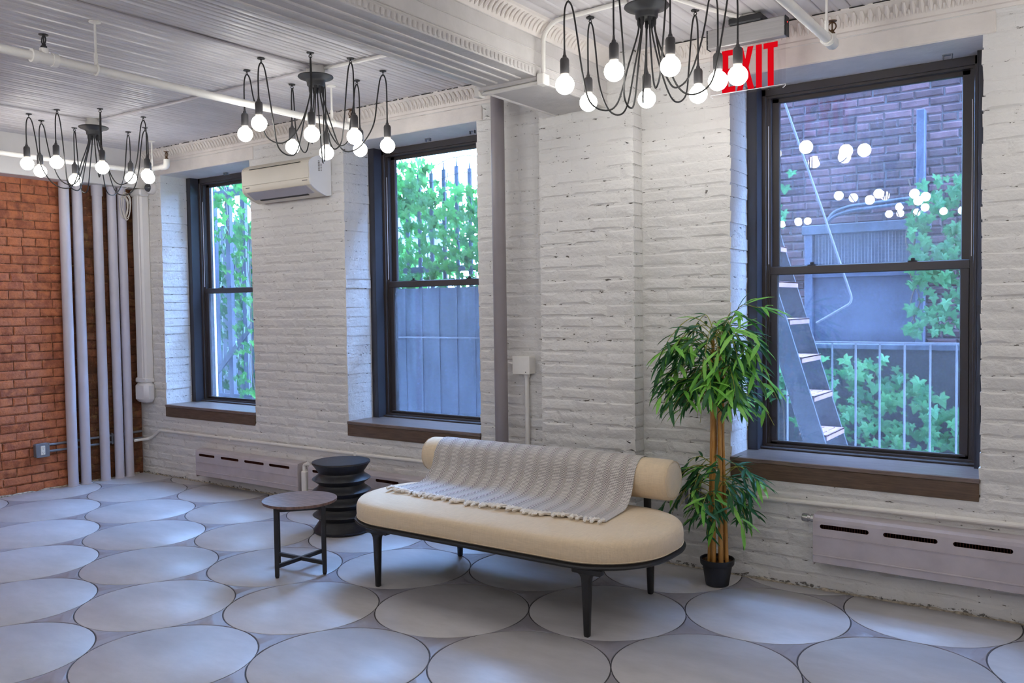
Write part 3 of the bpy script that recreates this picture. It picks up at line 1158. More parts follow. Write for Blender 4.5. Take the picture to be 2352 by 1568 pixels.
for s in (-1, 1):
    for zz in (.062,):
        m = MB(); l = hs * 1.414
        m.box(-l, l, -.009, .009, zz - .010 if s < 0 else zz - .0101, zz + .010 if s < 0 else zz + .0101, .0015)
        m.xf(Rm @ Matrix.Rotation(s * PI / 4, 4, 'Z'))
        m.build('cross_bar', m_black, tb)
m = MB()
for s in (-1, 1):
    m.box(-hs, hs, s * hs - .0105, s * hs + .0105, TH - .022, TH, .0015); m.box(s * hs - .0105, s * hs + .0105, -hs, hs, TH - .0215, TH - .0002, .0015)
m.xf(Rm); m.build('top_rail', m_black, tb)

# ------------------------------------------------------------------ turned black stool
stc = Vector((-.869, -.466, 0)); rs = .184; nr = .142
prof = [(.0001, 0), (.150, 0), (.172, .004), (.177, .012), (.170, .022)]
zz = .022
st = thing('ribbed_stool', stc, 'black turned wooden stool shaped like a stack of discs', 'stool')
P = [(.0001, .0), (.160, 0), (.176, .004), (.180, .014), (.179, .022), (.148, .066)]
for k in range(4):
    z0 = .066 + k * .0755
    P += [(nr + .003, z0 + .006), (nr, z0 + .012), (nr + .003, z0 + .018), (rs - .006, z0 + .040), (rs, z0 + .046), (rs - .006, z0 + .052), (nr + .005, z0 + .073)]
z0 = .066 + 4 * .0755
P += [(nr + .003, z0 + .004), (nr, z0 + .010), (nr + .003, z0 + .016), (rs - .006, z0 + .062), (rs, z0 + .070), (rs - .002, z0 + .078), (rs - .008, z0 + .080), (rs - .03, z0 + .075), (.09, z0 + .063), (.0001, z0 + .058)]
m = MB(); m.lathe([p for p in P if p[1] < z0 + .075 or p[0] == rs or p[0] > rs - .007], stc, 56)
m.build('ribbed_body', m_stool, st, True, 50)
m = MB(); m.lathe([(rs - .0085, z0 + .0785), (rs - .03, z0 + .075), (.09, z0 + .063), (.0001, z0 + .058)], stc, 56)
m.build('dished_seat', m_stool, st, True, 60)

# ------------------------------------------------------------------ artificial bamboo plant
pc = Vector((1.526, -.2, 0))
plant = thing('bamboo_plant', pc, 'tall artificial bamboo plant in a black plastic pot', 'plant')
m = MB(); m.lathe([(.0001, .002), (.050, 0), (.0565, .004), (.0735, .104), (.080, .105), (.0835, .110), (.0855, .134), (.0835, .136), (.0795, .135), (.0775, .112), (.0001, .112)], pc, 40)
m.build('pot', m_pot, plant, True, 40)
m = MB()
rr = random.Random(2)
ringp = []
for q in range(6):
    ringp.append([(pc.x + (.078 * q / 5 + .0005) * math.cos(2 * PI * k / 24), pc.y + (.078 * q / 5 + .0005) * math.sin(2 * PI * k / 24), .121 + rr.uniform(-.004, .005)) for k in range(24)])
m.layers(ringp[::-1], False)
m.build('soil', m_soil, plant, True)
canes = [(-.046, .012, -.012, .012, 1.02, .0105), (-.034, -.022, -.024, -.006, 1.17, .009), (-.005, -.034, -.010, -.018, 1.23, .0125), (.032, -.03, .022, -.014, 1.20, .0125), (.048, .006, .030, .006, 1.10, .010), (.004, .03, .004, .018, 1.14, .010), (.028, .028, .018, .02, .98, .008)]
cane_pts = []
for bx, by, tx, ty, h, r0 in canes:
    m = MB(); pts = []; rad_ = []
    nseg = 7
    for s in range(nseg):
        for t, rm in ((0.02, 1.0), (.5, .96), (.955, .985), (.985, 1.12)):
            f = (s + t) / nseg
            pts.append(pc + Vector((bx + (tx - bx) * min(1, f * 1.6), by + (ty - by) * min(1, f * 1.6), .115 + (h - .115) * f)))
            rad_.append(r0 * rm * (1 - .32 * f))
    m.tube(pts, rad_, 10)
    m.build('cane', m_cane, plant, True, 50)
    cane_pts.append(pts)


def leaf_verts():
    L = 1.0
    v = []; f = []
    st_ = [(0, .016, 0), (.16, .05, .008), (.45, .07, .0), (.78, .045, -.05), (1.0, .0, -.11)]
    for x, wd, z in st_:
        v += [(x, -wd, z + wd * .45), (x, 0, z), (x, wd, z + wd * .45)]
    for i in range(4):
        b = i * 3
        f += [(b, b + 3, b + 4, b + 1), (b + 1, b + 4, b + 5, b + 2)]
    return v, f


LV, LF = leaf_verts()
lm = MB(); lm.add(LV, LF)
leaf_meA = lm.mesh('leaf', m_leafA, True, angle=80)
leaf_meB = lm.mesh('leaf', m_leafB, True, angle=80)


def leaf_matrix(p, d, up, s, wd=1.0):
    d = d.normalized()
    y = up.cross(d)
    if y.length < 1e-4: y = Vector((1, 0, 0)).cross(d)
    y.normalize(); z = d.cross(y)
    return Matrix(((d.x * s, y.x * s * wd, z.x * s, p.x), (d.y * s, y.y * s * wd, z.y * s, p.y), (d.z * s, y.z * s * wd, z.z * s, p.z), (0, 0, 0, 1)))


rp = random.Random(77)
leaves = []


def ok_leaf(p):
    if p.y > -.03 and not (1.56 < p.x < 2.6 and p.z > .64 and p.y < .2): return False
    if p.y > -.06 and p.x < 1.5 : return False
    if p.x < 1.42 and p.z < .70 and p.y < -.33: return False
    return True


def spray(o, az, reach, rise, droop, nl, ls, dark, zlo=.80, zhi=1.6):
    """a drooping twig with leaves fanning from its nodes"""
    hd = Vector((math.cos(az), math.sin(az), 0))
    P = [o, o + hd * reach * .45 + Vector((0, 0, rise)), o + hd * reach * .85 + Vector((0, 0, rise - droop * .45)), o + hd * reach * 1.05 + Vector((0, 0, rise - droop))]
    P = [Vector((p.x, min(p.y, -.035) if p.x < 1.56 else p.y, p.z)) for p in P]
    c = catmull(P, 5)
    m = MB(); m.tube(c, [.0028 - .0018 * i / len(c) for i in range(len(c))], 5)
    m.build('twig', m_twig, plant, True)
    n0 = int(len(c) * .30)
    for k in range(nl):
        f = n0 + (len(c) - 1 - n0) * ((k + rp.random()) / nl)
        i = min(int(f), len(c) - 2)
        p = c[i].lerp(c[i + 1], f - i)
        t = (c[i + 1] - c[i]).normalized()
        sidev = t.cross(Vector((0, 0, 1)))
        if sidev.length < .05: sidev = Vector((-hd.y, hd.x, 0))
        sidev.normalize()
        spread = rp.uniform(-1.35, 1.35)
        d = t * math.cos(spread) + sidev * math.sin(spread) + Vector((0, 0, rp.uniform(-.42, .32)))
        d.normalize()
        L = ls * rp.uniform(.72, 1.2)
        tip = p + d * L + Vector((0, 0, -.18 * L))
        if not ok_leaf(tip) or not ok_leaf(p) or not zlo < tip.z < zhi: continue
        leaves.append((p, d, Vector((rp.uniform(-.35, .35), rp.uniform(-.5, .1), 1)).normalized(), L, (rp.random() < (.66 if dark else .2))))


# crown
for k in range(84):
    cp = cane_pts[rp.randrange(len(cane_pts))]
    p = cp[rp.randrange(int(len(cp) * .64), len(cp))]
    p = Vector((p.x, p.y, rp.uniform(.93, 1.25)))
    az = rp.uniform(0, 2 * PI)
    if math.sin(az) > .25 and rp.random() < .7: az = -az
    back = math.sin(az) > .1
    reach = rp.uniform(.16, .31) * (.6 if back else 1)
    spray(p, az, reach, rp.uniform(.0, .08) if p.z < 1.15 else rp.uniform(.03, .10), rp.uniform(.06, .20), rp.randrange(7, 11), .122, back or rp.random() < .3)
# one sprig rising to the upper right
spray(Vector((1.545, -.2, 1.2)), -.05, .22, .19, .0, 12, .135, False)
spray(Vector((1.54, -.21, 1.2)), -.35, .16, .16, .02, 8, .12, False)
spray(Vector((1.53, -.2, 1.22)), 2.9, .13, .13, .06, 6, .10, True)
# lower tuft
for k in range(34):
    cp = cane_pts[rp.randrange(len(cane_pts))]
    p = cp[0].lerp(cp[-1], 0); z = rp.uniform(.42, .62)
    p = Vector((pc.x + rp.uniform(-.03, .03), pc.y + rp.uniform(-.03, .02), z))
    az = rp.uniform(-PI, 0) if rp.random() < .75 else rp.choice((-.1, .15, PI - .15, PI + .1))
    spray(p, az, rp.uniform(.12, .24), rp.uniform(.0, .08), rp.uniform(.06, .2), rp.randrange(6, 10), .112, rp.random() < .5, .2, .73)
leaves.sort(key=lambda t: -t[3] / ((t[0] - CP).dot(CF)) ** 2 + (0.0 if not t[4] else .0012))
fol = MB()
for k, (p, d, up, L, dk) in enumerate(leaves):
    M = leaf_matrix(p, d, up, L, 1.2)
    if k < 300:
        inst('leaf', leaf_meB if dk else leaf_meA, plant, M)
    else:
        b = len(fol.v)
        fol.v += [tuple(M @ Vector(v)) for v in LV]
        fol.f += [tuple(i + b for i in f) for f in LF]
if fol.v: fol.build('foliage', m_leafB, plant, True, 80, kind='stuff')
m = MB(); m.box(1.704, 1.712, -.161, -.1605, 1.205, 1.248); m.build('paper_tag', m_outlet, plant)

# ------------------------------------------------------------------ chandeliers: eight bulbs on swagged cords each
BRAD = .042
sock_mb = MB(); sock_mb.lathe([(.0001, .115), (.0045, .115), (.006, .098), (.009, .092), (.010, .085), (.017, .081), (.0205, .072), (.0205, .020), (.0195, .014), (.0001, .014)], n=16)
bulb_prof = [(.0001, -BRAD)] + [(BRAD * math.sin(math.radians(a)), -BRAD * math.cos(math.radians(a))) for a in range(15, 151, 15)] + [(.0165, .041), (.0150, .050), (.0001, .050)]
bulb_mb = MB(); bulb_mb.lathe(bulb_prof, n=16)
neck_mb = MB(); neck_mb.lathe([(.0165, -.004), (.0185, 0), (.0185, .012), (.0165, .016)], n=16)
hook_mb = MB(); hook_mb.lathe([(.0001, -.012), (.004, -.012), (.0045, -.004), (.019, -.0035), (.0205, 0), (.0001, .0)], n=16)
hook_mb.tube([(.008 * math.cos(2 * PI * k / 12), 0, -.018 + .008 * math.sin(2 * PI * k / 12)) for k in range(12)], .0022, 5, closed=True)
me_sock = sock_mb.mesh('socket', m_socket, True); me_bulb = bulb_mb.mesh('bulb', m_bulb, True, angle=60); me_neck = neck_mb.mesh('collar', m_cable, True); me_hook = hook_mb.mesh('ceiling_hook', m_blackp, True)


def chandelier(c, pend, label, seed):
    rr = random.Random(seed)
    c = Vector((c[0], c[1], ZC))
    t = thing('chandelier', c, label, 'chandelier', 'spider chandeliers with eight globe bulbs')
    m = MB(); m.lathe([(.0001, 2.718), (.097, 2.716), (.0985, 2.711), (.092, 2.705), (.060, 2.694), (.050, 2.682), (.0485, 2.664), (.045, 2.660), (.0001, 2.660)][::-1], (c.x, c.y, 0), 40)
    m.build('canopy', m_blackp, t, True, 40)
    m = MB(); m.lathe([(.048, 2.716), (.052, 2.735), (.055, ZC + .004)], (c.x, c.y, 0), 20)
    m.build('ceiling_box', m_wpipe, t, True)
    for k, (hx, hy, bz) in enumerate(pend):
        h = Vector((hx, hy, ZC - .002))
        d = Vector((hx - c.x, hy - c.y, 0)); L = d.length; d.normalize()
        side = Vector((-d.y, d.x, 0))
        a0 = math.atan2(d.y, d.x)
        s0 = c + d * .034; zb = rr.uniform(2.25, 2.36)
        bot = rr.uniform(.36, .52)
        sw = rr.uniform(-.02, .02)
        out = .013
        pts = [Vector((s0.x, s0.y, 2.662)), Vector((s0.x, s0.y, 2.60)) + d * .004,
               c + d * (.036 + (L - .04) * bot * .28) + Vector((0, 0, 2.47 - ZC)) + side * sw * .4,
               c + d * (.036 + (L - .04) * bot * .62) + Vector((0, 0, zb + .035 - ZC)) + side * sw,
               c + d * (.036 + (L - .04) * bot) + Vector((0, 0, zb - ZC)) + side * sw,
               c + d * (.036 + (L - .04) * (bot + .22)) + Vector((0, 0, zb + .040 - ZC)) + side * sw,
               c + d * (L - .060) + Vector((0, 0, zb + .16 - ZC)) + side * sw * .5,
               c + d * (L - .034) + Vector((0, 0, 2.62 - ZC)), c + d * (L - .018) + Vector((0, 0, 2.715 - ZC)),
               c + d * (L + .0) + Vector((0, 0, 2.745 - ZC)), c + d * (L + .014) + Vector((0, 0, 2.72 - ZC)), c + d * (L + .019) + Vector((0, 0, 2.66 - ZC)),
               Vector((hx, hy, bz + .15)) + d * .019, Vector((hx, hy, bz + .135)) + d * .019]
        m = MB(); m.tube(catmull(pts, 6), .0040, 7)
        m.build('cord', m_cord, t, True, 60)
        m = MB(); m.lathe([(.0045, 2.625), (.0075, 2.635), (.0085, 2.664)], (s0.x, s0.y, 0), 10); m.build('cord_grip', m_blackp, t, True)
        inst('ceiling_hook', me_hook, t, Matrix.Translation(h) @ Matrix.Rotation(a0 + PI / 2, 4, 'Z'))
        bp = Vector((hx, hy, bz)) + d * .019
        so = inst('socket', me_sock, t, Matrix.Translation(bp + Vector((0, 0, .034))))
        for nm, me, dz in (('bulb', me_bulb, 0), ('collar', me_neck, .034)):
            q = bpy.data.objects.new(nm, me); col.objects.link(q); q.parent = so
            q.matrix_basis = Matrix.Translation((0, 0, dz - .034))
    return t


CH1 = [(1.164, -.985, 2.383), (1.100, -.680, 2.375), (1.539, -.473, 2.386), (1.427, -1.036, 2.383), (1.631, -.967, 2.383), (1.328, -.552, 2.382), (1.712, -.687, 2.372), (1.813, -.720, 2.370)]
CH2 = [(-.900, -1.094, 2.410), (-.650, -1.194, 2.418), (-.939, -.733, 2.396), (-.362, -1.103, 2.336), (-.271, -.900, 2.344), (-.569, -.558, 2.363), (-.302, -.615, 2.344), (-.670, -.722, 2.333)]
CH3 = [(-2.936, -1.316, 2.429), (-3.076, -1.163, 2.413), (-2.668, -1.261, 2.415), (-3.135, -.896, 2.388), (-2.418, -1.103, 2.374), (-2.973, -.572, 2.425), (-2.426, -.787, 2.362), (-2.734, -.583, 2.400)]
chandelier((1.452, -.801), CH1, 'black spider chandelier with globe bulbs hanging nearest, beside the exit sign', 1)
chandelier((-.544, -.904), CH2, 'black spider chandelier with globe bulbs between the air conditioner and the beam', 2)
chandelier((-2.769, -.955), CH3, 'black spider chandelier with globe bulbs farthest left before the white bulkhead', 3)
for k, (cx_, cy_, lb) in enumerate(((1.45, -3.4, 'black spider chandelier mirrored in the right window, above the viewer'), (-.32, -3.4, 'black spider chandelier mirrored in the right window, out of view to the left'),
                                    (-2.77, -3.4, 'black spider chandelier out of view along the red brick wall'), (3.45, -.9, 'black spider chandelier out of view beyond the right window'),
                                    (1.45, -5.3, 'black spider chandelier mirrored small in the right window, far behind the viewer'), (-.2, -5.3, 'black spider chandelier mirrored small in the right window, far behind and left'),
                                    (3.55, -3.3, 'unseen black spider chandelier above the viewer, added to brighten the right wall'))):  # the last lamp is added out of view to brighten the lower right wall
    src = (CH2, CH3, CH1, CH2, CH3, CH1, CH2)[k]; sc0 = ((-.544, -.904), (-2.769, -.955), (1.452, -.801), (-.544, -.904), (-2.769, -.955), (1.452, -.801), (-.544, -.904))[k]
    chandelier((cx_, cy_), [(cx_ + (a - sc0[0]), cy_ + (b - sc0[1]), z) for a, b, z in src], lb, 30 + k)

# ------------------------------------------------------------------ baseboard radiators
def slot_panel(m, x0, x1, z0, z1, y, slots, th=.003, n=6):
    """front sheet with rounded slots cut through it"""
    xs_ = x0
    for (a, b, zc, h) in slots:
        m.box(xs_, a, y, y + th, z0, z1); xs_ = b
        m.box(a, b, y, y + th, z0, zc - h); m.box(a, b, y, y + th, zc + h, z1)
        for s, e in ((1, a), (-1, b)):
            for q in (1, -1):
                poly = [(e, zc + q * h)] + [(e + s * h * (1 - math.cos(math.radians(t))), zc + q * h * math.sin(math.radians(t))) for t in (0, 22, 45, 67, 90)]
                m.prism(poly, y, y + th, lambda a_, b_, h_: (a_, h_, b_))
    m.box(xs_, x1, y, y + th, z0, z1)


def radiator(x0, x1, z0, z1, slots, label, knob=None):
    t = thing('baseboard_radiator', ((x0 + x1) / 2, -.03, z0), label, 'radiator', 'grey baseboard radiators along the window wall')
    yb = -.006
    m = MB()
    slot_panel(m, x0, x1, z0 + .052, z1 - .03, -.098, slots)
    m.prism([(-.098, z1 - .03), (-.095, z1 - .014), (-.082, z1 - .003), (-.06, z1), (yb, z1), (yb, z1 - .004), (-.06, z1 - .005), (-.08, z1 - .007), (-.092, z1 - .016), (-.094, z1 - .03)], x0, x1, lambda a, b, h: (h, a, b))
    m.build('cover', m_rad, t, True, 30)
    m = MB(); m.box(x0 - .001, x1 + .001, -.101, -.092, z0 + .012, z0 + .052, .003); m.box(x0, x1, -.104, -.098, z0 + .047, z0 + .055, .002)
    m.build('bottom_rail', m_rad, t, True, 30)
    m = MB(); m.box(x0, x1, -.1012, -.0975, z1 - .100 + .0, z1 - .0985); m.build('groove', m_rad, t)
    for s, e in ((1, x0), (-1, x1)):
        m = MB(); m.box(e, e + s * .004, -.094, yb, z0 + .0, z1 - .006); m.build('end_plate', m_rad, t)
    m = MB()
    x = x0 + .02
    while x < x1 - .02:
        m.box(x, x + .0012, -.085, -.02, z0 + .06, z1 - .035); x += .012
    m.build('fins', m_radin, t, kind='stuff')
    m = MB(); m.box(x0 + .01, x1 - .01, -.018, -.014, z0 + .02, z1 - .012); m.build('back_plate', m_radin, t)
    if knob:
        m = MB(); m.lathe([(.0001, 0), (.018, 0), (.020, .006), (.020, .028), (.017, .032), (.014, .04), (.020, .043), (.020, .058), (.0001, .058)], (knob[0] - .06, -.055, knob[1]), 20, 'x')
        m.build('valve_knob', m_chrome, t, True)
    return t


radiator(-2.935, -1.712, .072, .292, [(-2.892, -2.688, .252, .010), (-2.61, -2.389, .252, .010), (-2.32, -2.089, .252, .010), (-2.029, -1.80, .252, .010)], 'grey baseboard radiator below the left window')
radiator(-1.60, -.25, .072, .292, [(-1.555, -1.32, .252, .010), (-1.25, -1.02, .252, .010), (-.93, -.72, .252, .010), (-.65, -.44, .252, .010)], 'grey baseboard radiator half hidden by the black stool')
m = MB(); vx = -1.655
t = thing('radiator_valve', (vx, -.05, .07), 'peeling white radiator valve joining the two left radiators', 'valve')
m.tube([(vx, -.075, .072), (vx, -.075, .25)], .014, 10); m.box(vx - .024, vx + .026, -.097, -.045, .09, .24, .006); m.build('body', m_wpipe, t, True)
m = MB(); m.tube(bend([(vx - .01, -.075, .24), (vx - .01, -.075, .285), (vx + .035, -.075, .295)], .02), .013, 10); m.build('elbow', m_wpipe, t, True)
m = MB(); m.tube([(vx, -.075, 0), (vx, -.075, .08)], .011, 10); m.build('riser', m_wpipe, t, True)
radiator(1.968, 3.75, .148, .392, [(2.000, 2.222, .338, .0105), (2.285, 2.512, .338, .0105), (2.574, 2.804, .338, .0105), (2.88, 3.1, .338, .0105), (3.2, 3.42, .338, .0105)], 'scuffed grey baseboard radiator below the right window', (1.966, .362))

# ------------------------------------------------------------------ conduit along the window wall
t = thing('wall_conduit', (-2, -.012, .39), 'white painted conduit running along the wall below the left windows', 'conduit')
m = MB(); m.tube(bend([(-3.70, -.16, .312), (-3.70, -.030, .312), (-3.66, -.014, .330), (-3.56, -.0135, .392), (-1.0, -.0135, .395), (1.285, -.0135, .412)], .03), .0115, 10); m.build('pipe', m_wpipe, t, True)
for x in (-2.6, -1.2, .2):
    m = MB(); m.box(x - .010, x + .010, -.027, -.001, .378, .412, .003); m.build('strap', m_wpipe, t)
t = thing('wall_conduit', (2.2, -.012, .43), 'white painted conduit running along the wall right of the plant', 'conduit')
m = MB(); m.tube([(1.368, -.0135, .418), (2.3, -.0135, .432)], .0115, 10); m.tube([(2.3, -.0135, .432), (XR - .01, -.0135, .440)], .0125, 10); m.build('pipe', m_wpipe, t, True)
m = MB(); m.tube([(2.44, -.0135, .4325), (2.49, -.0135, .433)], .015, 12); m.build('coupling', m_wpipe, t, True)


def outlet(name, o, ax, label, sx, sz, dp, group='grey outlet boxes'):
    """surface box with a duplex receptacle. ax: 'x' faces +X, 'y' faces -Y"""
    t = thing(name, o, label, 'outlet', group)
    o = Vector(o)

    def put(m):
        if ax == 'x': m.xf(Matrix.Translation(o) @ Matrix.Rotation(PI / 2, 4, 'Z'))
        else: m.xf(Matrix.Translation(o))
    m = MB(); m.box(-sx, sx, -dp, 0, -sz, sz, .008); put(m); m.build('box', m_box, t, True)
    m = MB(); m.box(-sx - .001, sx + .001, -dp - .003, -dp + .001, -sz - .001, sz + .001, .002); put(m); cv = m.build('cover_plate', m_box, t, True)
    m = MB(); m.box(-.017, .017, -dp - .006, -dp - .002, -.036, .036, .003); put(m); rc_ = m.build('receptacle', m_outlet, t, True)
    for s in (-1, 1):
        m = MB()
        m.box(-.0075, -.0055, -dp - .0066, -dp - .005, s * .019 - .002, s * .019 + .007); m.box(.0055, .0075, -dp - .0066, -dp - .005, s * .019 - .002, s * .019 + .007)
        m.lathe([(.0001, dp + .0066), (.0025, dp + .0066), (.0025, dp + .005)], (0, 0, s * .019 - .008), 8, '-y'); put(m)
        m.build('socket_slots', m_cord, rc_)
    for s in (-1, 1):
        m = MB(); m.lathe([(.0001, dp + .0045), (.003, dp + .004), (.0035, dp + .002)], (s * (sx - .008), 0, s * (sz - .008)), 8, '-y'); put(m); m.build('screw', m_chrome, cv, True)
    return t


outlet('outlet_box', (1.327, -.004, .405), 'y', 'grey outlet box on the white wall behind the bamboo', .037, .053, .045)
outlet('outlet_box', (-3.838, -.885, .325), 'x', 'grey outlet box on the red brick wall', .052, .054, .05)
t = thing('wall_conduit', (-3.82, -.5, .33), 'pair of grey steel conduits from the outlet box on red brick', 'conduit')
for z0, z1 in ((.358, .368), (.306, .308)):
    m = MB(); m.tube([(-3.822, -.835, z0), (-3.822, -.02, z1)], .010, 10); m.build('pipe', m_box, t, True)
m = MB(); m.box(-3.836, -3.808, -.30, -.285, .29, .385, .003); m.build('strap', m_box, t)

# junction box right of the steel post
t = thing('junction_box', (.26, -.03, 1.06), 'white painted electrical junction box beside the grey post', 'box')
m = MB(); m.box(.192, .312, -.062, .004, 1.008, 1.112, .003); m.build('box', m_wpipe, t)
m = MB(); m.box(.190, .314, -.066, -.060, 1.006, 1.114, .002); cv = m.build('cover', m_wpipe, t)
m = MB(); m.lathe([(.0001, .067), (.003, .0675), (.0035, .064)], (.286, 0, 1.020), 8, '-y'); m.build('screw', m_cord, cv, True)
m = MB(); m.tube([(.265, -.022, 1.008), (.265, -.022, .985)], .019, 12); m.build('connector', m_wpipe, t, True)
m = MB(); m.tube([(.265, -.022, .99), (.265, -.022, .42)], .0135, 12); m.build('drop_conduit', m_wpipe, t, True)

# ------------------------------------------------------------------ steel post and vertical pipes
t = thing('steel_post', (.130, -.1, 0), 'slim grey painted steel post by the middle window', 'post')
m = MB(); m.tube([(.130, -.1, .006), (.130, -.1, ZC - .002)], .040, 28); m.build('shaft', m_post, t, True, 60)
m = MB(); m.box(.07, .19, -.16, -.04, 0, .008, .002); m.build('foot_plate', m_post, t)
lab = ['outermost of five grey pipes rising before the red brick', 'second of five grey pipes counted from the red brick side', 'middle one of five grey pipes, standing by itself', 'fourth of five grey pipes, second nearest the corner', 'grey pipe nearest the corner, with the cable coil on it']
for k, (y, r) in enumerate(((-.652, .0395), (-.545, .0395), (-.378, .0385), (-.252, .037), (-.163, .036))):
    xx = -3.785
    t = thing('vertical_pipe', (xx, y, 0), lab[k], 'pipe', 'five grey pipes in the corner')
    m = MB(); m.tube([(xx, y, .004), (xx, y, 2.463)], r, 22); m.build('tube', m_gpipe, t, True, 60)
    m = MB(); m.tube([(xx, y, 0), (xx, y, .008)], r + .006, 22); m.build('base_ring', m_gpipe, t, True, 60)
    if k == 2:
        m = MB(); m.tube([(xx, y, 2.375), (xx, y, 2.462)], r + .006, 22); m.build('coupling', m_gpipe, t, True, 60)
# white line-set cover in the corner
t = thing('pipe_duct', (-3.70, -.04, .64), 'white plastic duct covering refrigerant lines in the corner', 'duct')
m = MB(); m.box(-3.772, -3.632, -.082, .002, .83, 2.40, .014); bd = m.build('channel', m_duct, t, True, 30)
m = MB(); m.box(-3.735, -3.669, -.0865, -.07, .83, 2.40, .004); m.build('cover_strip', m_duct, bd, True, 30)
m = MB(); m.box(-3.780, -3.624, -.090, .002, 2.395, 2.455, .012); m.build('top_fitting', m_duct, t, True, 30)
m = MB(); m.box(-3.780, -3.624, -.092, .002, .80, .845, .010); m.box(-3.786, -3.606, -.104, .002, .632, .806, .03); m.build('outlet_elbow', m_duct, t, True, 40)
# coil of cable
t = thing('cable_coil', (-3.735, -.16, 2.30), 'coil of thin white cable hanging on the corner pipe', 'cable')
rr = random.Random(4)
for k in range(6):
    m = MB(); ps = []
    cz, cy = 2.30 + rr.uniform(-.015, .015), -.165 + rr.uniform(-.012, .012)
    ry, rz = rr.uniform(.028, .045), rr.uniform(.085, .115)
    for q in range(24):
        a = 2 * PI * q / 24
        ps.append((-3.738 + rr.uniform(-.003, .003) + .004 * k, cy + ry * math.sin(a) * (1 + .25 * math.cos(a)), cz + rz * math.cos(a)))
    m.tube(ps, .0032, 6, closed=True); m.build('loop', m_cable, t, True)
m = MB(); m.tube(catmull([(-3.735, -.165, 2.40), (-3.732, -.17, 2.44), (-3.70, -.15, 2.462)], 5), .0032, 6); m.build('lead', m_cable, t, True)
# dome camera
t = thing('dome_camera', (-3.575, -.0, 2.46), 'small white dome security camera high in the corner', 'camera')
m = MB(); m.lathe([(.0001, 0), (.052, 0), (.054, .006), (.052, .022), (.046, .034), (.038, .038)], (-3.572, 0, 2.458), 24, '-y'); m.build('base', m_duct, t, True)
m = MB(); m.lathe([(.036, .034), (.034, .048), (.026, .060), (.012, .068), (.0001, .070)], (-3.578, 0, 2.460), 20, '-y'); m.build('dome', m_lens, t, True, 60)

# ------------------------------------------------------------------ wall air conditioner
AX0, AX1 = -2.128, -1.392
t = thing('air_conditioner', ((AX0 + AX1) / 2, 0, 2.205), 'cream wall-mounted split air conditioner between the left windows', 'air conditioner')
body = [(-.007, 2.212), (-.05, 2.205), (-.075, 2.212), (-.120, 2.228), (-.165, 2.252), (-.190, 2.272), (-.196, 2.29), (-.1965, 2.30), (-.199, 2.42), (-.192, 2.440), (-.170, 2.458), (-.125, 2.476), (-.06, 2.482), (-.007, 2.482)]
m = MB(); m.prism(body, AX0 + .012, AX1 - .012, lambda a, b, h: (h, a, b)); m.build('housing', m_ac, t, True, 25)
for a, b, mt in ((AX0, AX0 + .0125, m_ac), (AX1 - .0125, AX1, m_acw)):
    m = MB(); bb = [(y * 1.012 if y < -.01 else y, z + (.001 if z > 2.4 else -.001)) for y, z in body]; m.prism(bb, a, b, lambda p, q, h: (h, p, q)); m.build('side_panel', mt, t, True, 25)
m = MB(); m.prism([(-.1965, 2.318), (-.203, 2.320), (-.206, 2.36), (-.2055, 2.405), (-.201, 2.428), (-.195, 2.431)], AX0 + .014, AX1 - .014, lambda a, b, h: (h, a, b)); m.build('front_panel', m_ac, t, True, 25)
m = MB(); m.box(AX0 + .09, AX1 - .10, -.2042, -.19, 2.4315, 2.4345); m.build('panel_gap', m_cord, t)
m = MB(); m.prism([(-.192, 2.270), (-.196, 2.266), (-.124, 2.222), (-.120, 2.226)], AX0 + .05, AX1 - .05, lambda a, b, h: (h, a, b)); fl_ = m.build('louver', m_acg, t, True, 25)
m = MB(); m.prism([(-.118, 2.224), (-.121, 2.221), (-.104, 2.2145), (-.102, 2.218)], AX0 + .10, AX1 - .12, lambda a, b, h: (h, a, b)); m.build('louver_gap', m_cord, fl_)
m = MB()
for k in range(5): m.box(AX0 + .040 + k * .009, AX0 + .046 + k * .009, -.1985, -.1955, 2.300, 2.306)
m.build('maker_mark', m_ink, t)
m = MB()
for k in range(6): m.box(AX1 - .085 + k * .009, AX1 - .079 + k * .009, -.1985, -.1955, 2.300, 2.306)
m.build('model_mark', m_ink, t)
m = MB()
for k in range(7): m.box(AX1 - .001, AX1 + .0012, -.126, -.112, 2.372 + k * .0105, 2.379 + k * .0105)
for k in range(5): m.box(AX1 - .001, AX1 + .0012, -.104, -.094, 2.372 + k * .011, 2.378 + k * .011)
m.build('side_print', m_ink, t)

# ------------------------------------------------------------------ exit sign
EY = -.27
t = thing('exit_sign', (1.711, EY, ZC), 'clear hanging sign with red EXIT letters and aluminium housing', 'sign')
m = MB(); m.lathe([(.062, 2.752), (.066, 2.756), (.066, ZC)], (1.71, EY + .06, 0), 24); m.build('ceiling_box', m_wpipe, t, True)
m = MB(); m.box(1.632, 1.792, EY - .035, EY + .10, 2.722, 2.755, .006); m.build('mount', m_blackp, t)
m = MB(); m.box(1.524, 1.897, EY - .024, EY + .024, 2.632, 2.722, .004)
hs_ = m.build('housing', m_alu, t)
m = MB()
for zz in (2.652, 2.677, 2.702): m.box(1.524, 1.897, EY - .0250, EY - .0235, zz, zz + .002)
m.build('rib_line', m_alu, hs_)
for a, b in ((1.519, 1.525), (1.896, 1.902)):
    m = MB(); m.box(a, b, EY - .025, EY + .025, 2.631, 2.723, .0025); m.build('end_cap', m_blackp, t)
m = MB(); m.lathe([(.0001, 1.9035), (.003, 1.903), (.0035, 1.9015)], (0, EY - .002, 2.695), 10, 'x'); m.build('indicator', m_led, t)
pp = []
x0, x1, z0, z1, r = 1.530, 1.893, 2.402, 2.634, .014
